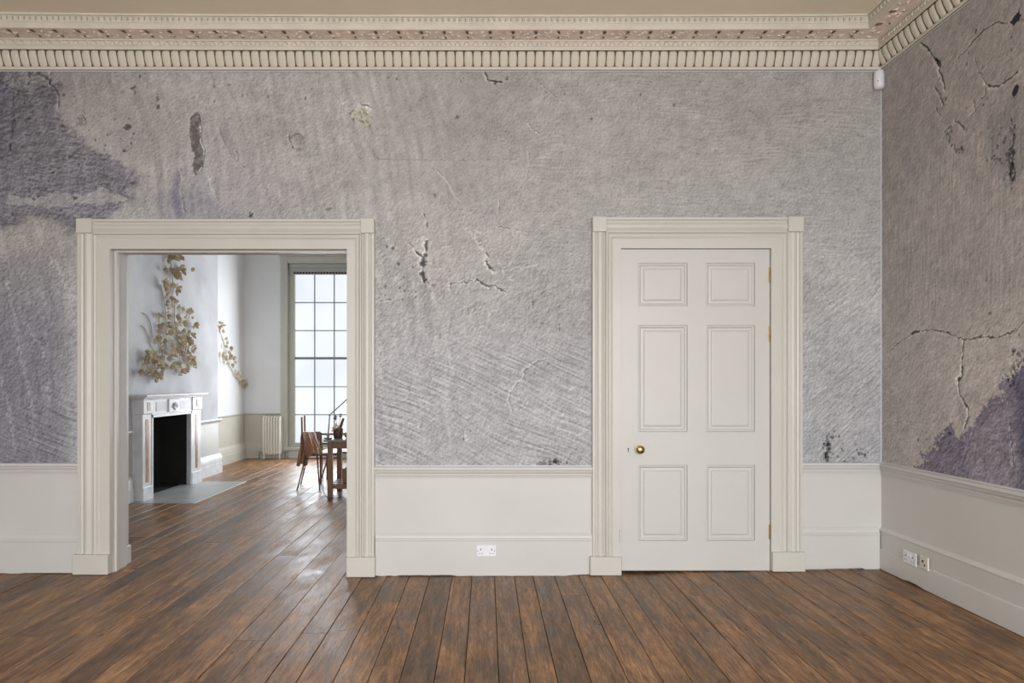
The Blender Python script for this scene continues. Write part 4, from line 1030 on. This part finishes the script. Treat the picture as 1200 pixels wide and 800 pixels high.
while c<215:
    x_,y_=rf.uniform(90,405),rf.uniform(380,740); A_=inpoly(np.array([x_]),np.array([y_]),polyA if c%3 else polyB)[0]
    if not A_: continue
    P=wp(*cl(x_,y_))+Vector((rf.uniform(.015,.07),0,0)); me=rf.choice(blos+leafm*2); put(me,g,o0,P,rf.uniform(.03,.058),'blossom' if me in blos else 'leaf',rf); c+=1
for q in ([(120,360),(145,372),(160,400),(170,440),(176,500)],[(113,430),(128,440),(150,480),(165,540),(200,590)],[(300,300),(296,360),(300,420),(320,520),(330,640)],[(385,360),(370,420),(372,480),(360,560),(345,640)],[(222,205),(240,290),(250,380),(254,440),(250,540),(240,620)],[(210,380),(215,460),(225,560),(240,660)],[(275,60),(285,140),(292,230),(280,290),(300,340)],[(395,435),(378,480),(372,560)],[(150,600),(185,640),(200,700)]):
    m=MB(); m.tube([wp(*cl(*p_))-o0+Vector((.014,0,0)) for p_ in q],[.005]*(len(q)-1)+[.003],6); m.build('stem',M['stem'],g,smooth=True)
o1=wp(270,415,AX); g2=empty('flower_relief',o1); tag(g2,'small trailing relief of beige dried flowers on the recessed wall beside the chimney breast','wall decoration')
tr=[(254,378),(255,384),(258,388),(261,396),(263,402),(261,406),(266,408),(258,416),(262,420),(266,414),(259,424),(263,426),(270,420),(269,428),(272,434),(274,440),(277,444),(281,448),(284,446),(286,450),(283,452),(279,440),(276,436),(264,412),(256,381),(265,418),(271,424),(287,452)]
for x_,y_ in tr: put(rf.choice(blos[:3]),g2,o1,wp(min(x_,284.6),y_,AX)+Vector((rf.uniform(.02,.05),0,0)),rf.uniform(.045,.075),'blossom',rf)
m=MB(); m.tube([wp(*p_,AX)-o1+Vector((.012,0,0)) for p_ in ((253,375),(257,388),(262,402),(261,416),(268,428),(275,442),(284.5,450))],.004,6); m.build('stem',M['stem'],g2,smooth=True)

# ------------------------------------------------------------------ chair with leather throw
CY=8.75; q=lambda x,y,Y=CY: px(x,y,Y)
fzc=fz(-2.3)
xb=-2.385; xf=xb+.46; ya,yb=8.95,9.37; CR=R(10)
ch=empty('side_chair',(xb,ya,fzc),CR); tag(ch,'slender rust-brown metal chair with a brown hide thrown over its back','chair')
co_=Vector(ch.location)
def cm(mb,name,mat,par=ch,org=co_,**k):
    mb.v=[tuple(Vector(v)-org) for v in mb.v]; return mb.build(name,mat,par,**k)
sz=.455
def leg(a,b,r=.011): m=MB(); m.tube([a,b],[r,r*.8],8); cm(m,'leg',M['rust'],smooth=True)
leg((xb+.02,ya+.02,sz),(xb-.09,ya-.05,fzc)); leg((xb+.02,yb-.02,sz),(xb-.09,yb+.04,fzc)); leg((xf-.30,ya,sz),(xf-.26,ya-.08,fzc)); leg((xf-.02,yb-.02,sz),(xf+.03,yb+.04,fzc))
m=MB(); m.tube([(xf-.15,ya+.1,sz),(xf-.25,ya-.03,.12)],.009,8); cm(m,'brace',M['rust'],smooth=True)
m=MB(); m.tube([(xb-.03,ya,.25),(xb-.03,yb,.25)],.007,6); cm(m,'brace',M['rust'],smooth=True)
m=MB()
for yy in (ya,yb): m.tube([(xb,yy,sz),(xf,yy,sz)],.012,8)
for xx in (xb,xf): m.tube([(xx,ya,sz),(xx,yb,sz)],.012,8)
for yy in (ya,yb): m.tube([(xb,yy,sz-.05),(xf,yy,sz-.04)],.007,8)
cm(m,'seat_frame',M['rust'],smooth=True)
for k in range(5):
    m=MB(); y_=ya+.02+k*(yb-ya-.04)/5; m.bbox((xb+.01,y_,sz+.010),(xf-.01,y_+.07,sz+.022),.004); cm(m,'seat_slat',M['seatp'])
for yy,dx in ((ya,0),(yb,.0)):
    m=MB(); m.tube([(xb+.01+dx,yy,sz),(xb-.03+dx,yy,.70),(xb-.035+dx,yy,.955)],.012,8); cm(m,'back_post',M['redwood'],smooth=True)
m=MB(); m.tube([(xb-.03,ya,.73),(xb-.03,yb,.73)],.011,8); m.tube([(xb-.02,ya,.60),(xb-.02,yb,.60)],.009,8); cm(m,'back_rail',M['redwood'],smooth=True)
def drape(name,mat,label,A_,B_,FA,FB,GA,GB,seed,amp,th=.006):
    """cloth over the rail A_-B_; front hem FA-FB, rear hem GA-GB (world points)"""
    nu,nv=26,28; r=random.Random(seed); ph=[r.uniform(0,6) for _ in range(5)]; vs=[];fs=[]
    nrm=(B_-A_).cross(Vector((0,0,1))).normalized()
    for i in range(nu):
        u=i/(nu-1); T=A_.lerp(B_,u); F_=FA.lerp(FB,u); G=GA.lerp(GB,u)
        for j in range(nv):
            v=-1+2*j/(nv-1); P=T.lerp(F_,v) if v>=0 else T.lerp(G,-v); a=abs(v)
            off=amp*(a**.6)*(math.sin(u*15+ph[0]+v*2.2)+.55*math.sin(u*29+ph[1]-v*3)+.4*math.sin(a*14+ph[2]+u*5))
            side=.018*math.tanh(v*9)
            P=P+nrm*(off+side)+Vector((0,0,.013*math.exp(-a*16)+.015*a*math.sin(u*9+ph[3])))+(B_-A_).normalized()*(.02*a*math.sin(v*6+ph[4]))
            vs.append(P-GA)
    for i in range(nu-1):
        for j in range(nv-1): a=i*nv+j; fs.append((a,a+1,a+nv+1,a+nv))
    m=MB(); m.add(vs,fs); o=m.build(name,mat,smooth=True); o.location=GA
    md=o.modifiers.new('thickness','SOLIDIFY'); md.thickness=th; tag(o,label,'throw'); return o
RA=px(353.6,507,8.93); RB=px(375,507,9.22)
inv=Matrix.Rotation(-CR,3,'Z')
m=MB(); m.tube([inv@(v-co_) for v in (RA,RB)],.011,8); m.build('back_rail',M['redwood'],ch,smooth=True)
m=MB(); m.tube([inv@(v-co_) for v in (RB,RB+Vector((.02,.01,-.28)))],.010,8); m.build('back_post',M['redwood'],ch,smooth=True)
drape('leather_throw',M['leather'],'crumpled tan brown leather hide draped over the chair back',RA+Vector((0,0,.016)),RA.lerp(RB,.72)+Vector((0,0,.016)),px(358,534,8.72),px(377,531.5,8.86),px(350.5,545,8.99),px(361,544,9.15),3,.013)
drape('dark_cloth',M['leather2'],'dark red cloth hanging at the right end of the chair back',RA.lerp(RB,.76)+Vector((0,0,.014)),RB+Vector((0,0,.014)),px(371,517,9.05),px(375.5,517,9.15),px(369,516,9.3),px(374,516,9.4),5,.004)

# ------------------------------------------------------------------ work table
TY0,TY1=8.27,8.86; tx0=(383.5-PX)*TY0/F; tx1=tx0+1.25; tz=.715
tb=empty('work_table',((tx0+tx1)/2,(TY0+TY1)/2,fz(-1.5))); tag(tb,'brown wooden work table with low stretchers beside the chair','table'); to=Vector(tb.location)
m=MB(); m.bbox((tx0-.04,TY0-.03,tz-.028),(tx1+.04,TY1+.03,tz),.005); cm(m,'table_top',M['woodtop'],tb,to)
for xx in (tx0,tx1-.06):
    for yy in (TY0,TY1-.06):
        m=MB(); m.bbox((xx,yy,fz(xx)+.002),(xx+.06,yy+.06,tz-.028),.004); cm(m,'leg',M['wood'],tb,to)
m=MB(); m.box((tx0+.06,TY0+.015,tz-.11),(tx1-.06,TY0+.04,tz-.028)); m.box((tx0+.06,TY1-.04,tz-.11),(tx1-.06,TY1-.015,tz-.028)); m.box((tx0+.015,TY0+.06,tz-.11),(tx0+.04,TY1-.06,tz-.028)); m.box((tx1-.04,TY0+.06,tz-.11),(tx1-.015,TY1-.06,tz-.028)); cm(m,'apron',M['wood'],tb,to)
m=MB(); m.bbox((tx0+.06,TY0+.012,.115),(tx1-.06,TY0+.045,.155),.003); m.bbox((tx0+.012,TY0+.06,.135),(tx0+.045,TY1-.06,.17),.003); m.bbox((tx1-.045,TY0+.06,.135),(tx1-.012,TY1-.06,.17),.003); cm(m,'stretcher',M['wood'],tb,to)
bxx=(402-PX)*8.5/F
bx=empty('wooden_crate',(bxx+.14,8.58,.168)); tag(bx,'brown wooden crate under the work table, half hidden by the door frame','crate')
# crate rests on a lower shelf
m=MB(); m.bbox((tx0+.045,TY0+.05,.150),(tx1-.045,TY1-.06,.166),.003); cm(m,'lower_shelf',M['wood'],tb,to)
for (a,b) in (((-.14,-.11,0),(.14,-.095,.17)),((-.14,.095,0),(.14,.11,.17)),((-.14,-.095,0),(-.125,.095,.17)),((.125,-.095,0),(.14,.095,.17)),((-.125,-.095,0),(.125,.095,.012))):
    m=MB(); m.bbox(a,b,.002); m.build('crate_side',M['wood'],bx)
# pot with dried flowers
pp=px(396.3,517,8.5); pz=tz
pot=empty('flower_pot',(pp.x,8.5,pz)); tag(pot,'dark brown clay pot holding rust and straw coloured dried flowers on the table','pot')
m=MB(); m.lathe([(.048,0),(.056,.01),(.062,.07),(.058,.11),(.062,.122),(.054,.122),(.05,.10),(.05,.02),(.01,.015)],(0,0,0),18); m.build('vessel',M['claypot'],pot,smooth=True)
def head(P,r,mat,seed,name='flower_head'):
    rr_=random.Random(seed); m=MB()
    for k in range(34):
        d=Vector((rr_.gauss(0,1),rr_.gauss(0,1),rr_.gauss(0,1))).normalized(); a=d.cross(Vector((.3,.2,1))).normalized(); b=d.cross(a)
        m.add([P+d*r*.3+a*r*.1,P+d*r*.7+a*r*.28,P+d*r*rr_.uniform(.95,1.1)+b*r*.12,P+d*r*.7-a*r*.28,P+d*r*.3-a*r*.1],[(0,1,2,3,4)])
    m.build(name,mat,pot,fix=False)
b0=Vector((0,0,0))
for (x_,y_,r_,mt,sd) in ((393,489,.036,M['rustflower'],1),(399.2,486.5,.026,M['rustflower'],2),(393,500,.050,M['petal2'],3),(390.5,503,.035,M['petal2'],4),(397,502,.04,M['petal'],5)):
    P=px(x_,y_,8.47)-Vector(pot.location); head(P,r_,mt,sd)
    m=MB(); m.tube([(0,0,.03),(P.x*.4,P.y*.4,P.z*.6),P],.003,6); m.build('flower_stem',M['stem'],pot)
m=MB(); P=px(402.5,490,8.5)-Vector(pot.location); m.tube([(0.01,0,.06),(P.x*.5,0,P.z*.6),P],[.006,.018,.014],8); m.build('seed_spike',M['rust'],pot,smooth=True)
p2=px(405.5,517,8.42); yp=empty('ochre_bowl',(p2.x+.03,8.42,tz)); tag(yp,'small ochre yellow bowl on the table right of the flower pot','bowl')
m=MB(); m.lathe([(.030,0),(.034,.008),(.052,.035),(.058,.072),(.054,.072),(.045,.036),(.01,.014)],(0,0,0),18); m.build('vessel',M['ochre'],yp,smooth=True)
# angle lamp
lp=px(384.5,517,8.36); lm=empty('desk_lamp',(lp.x,8.36,tz)); tag(lm,'grey steel swing-arm desk lamp clamped at the table corner','lamp'); lo=Vector(lm.location)
m=MB(); m.bbox((-.045,-.035,0),(.045,.035,.022),.008); m.tube([(0,0,.02),(0,0,.065)],.016,10); m.build('lamp_base',M['steel'],lm)
el=px(386.5,486,8.36)-lo; tip=px(408.5,466,8.36)-lo; tip2=tip+(tip-el)*.25
for d in (-.012,.012):
    m=MB(); m.tube([(0,d,.05),el+Vector((0,d,0))],.005,6); m.build('lower_arm',M['steel'],lm)
    m=MB(); m.tube([el+Vector((0,d,0)),tip2+Vector((0,d,0))],.005,6); m.build('upper_arm',M['steel'],lm)
m=MB(); m.lathe([(.014,-.018),(.014,.018)],tuple(el),10,'y'); m.build('elbow',M['steel'],lm)
m=MB(); prof=[(.022,.05),(.028,.03),(.04,0),(.075,-.07),(.085,-.11),(.082,-.11),(.06,-.05),(.02,.02)]; m.lathe(prof,tuple(tip2),18); m.build('lamp_shade',M['steel'],lm,smooth=True)
m=MB(); m.tube([(-.03,-.02,.01),(-.055,-.05,.0),(-.06,-.06,-.2),(-.05,-.06,-.45),(-.06,-.02,-.62),(-.02,-.05,-tz+.02),(.08,-.12,-tz+.012),(.20,-.06,-tz+.010)],.004,6); m.build('power_cord',M['cable'],lm,smooth=True)

# second chair beyond the table
c2=empty('spindle_chair',(-2.0,9.62,fz(-2))); tag(c2,'low brown wooden chair with a two-rail back standing beyond the table','chair')
A0=px(376,508,9.5).x+2.0; zt=EYE-(507.5-PY)*9.5/F; zl=EYE-(519.5-PY)*9.5/F
for sx,yy in ((A0,-.12),(A0+.46,-.12)):
    m=MB(); m.bbox((sx-.014,yy-.014,.0),(sx+.014,yy+.014,zt+.01),.003); m.build('leg',M['redwood'],c2)
    m=MB(); m.bbox((sx-.014,yy+.38,0),(sx+.014,yy+.408,.42),.003); m.build('leg',M['redwood'],c2)
for z in (zt-.012,zl):
    m=MB(); m.bbox((A0-.02,-.13,z-.013),(A0+.48,-.11,z+.013),.003); m.build('back_rail',M['redwood'],c2)
m=MB(); m.bbox((A0-.015,-.13,.42),(A0+.475,.30,.445),.006); m.build('seat',M['wood'],c2)
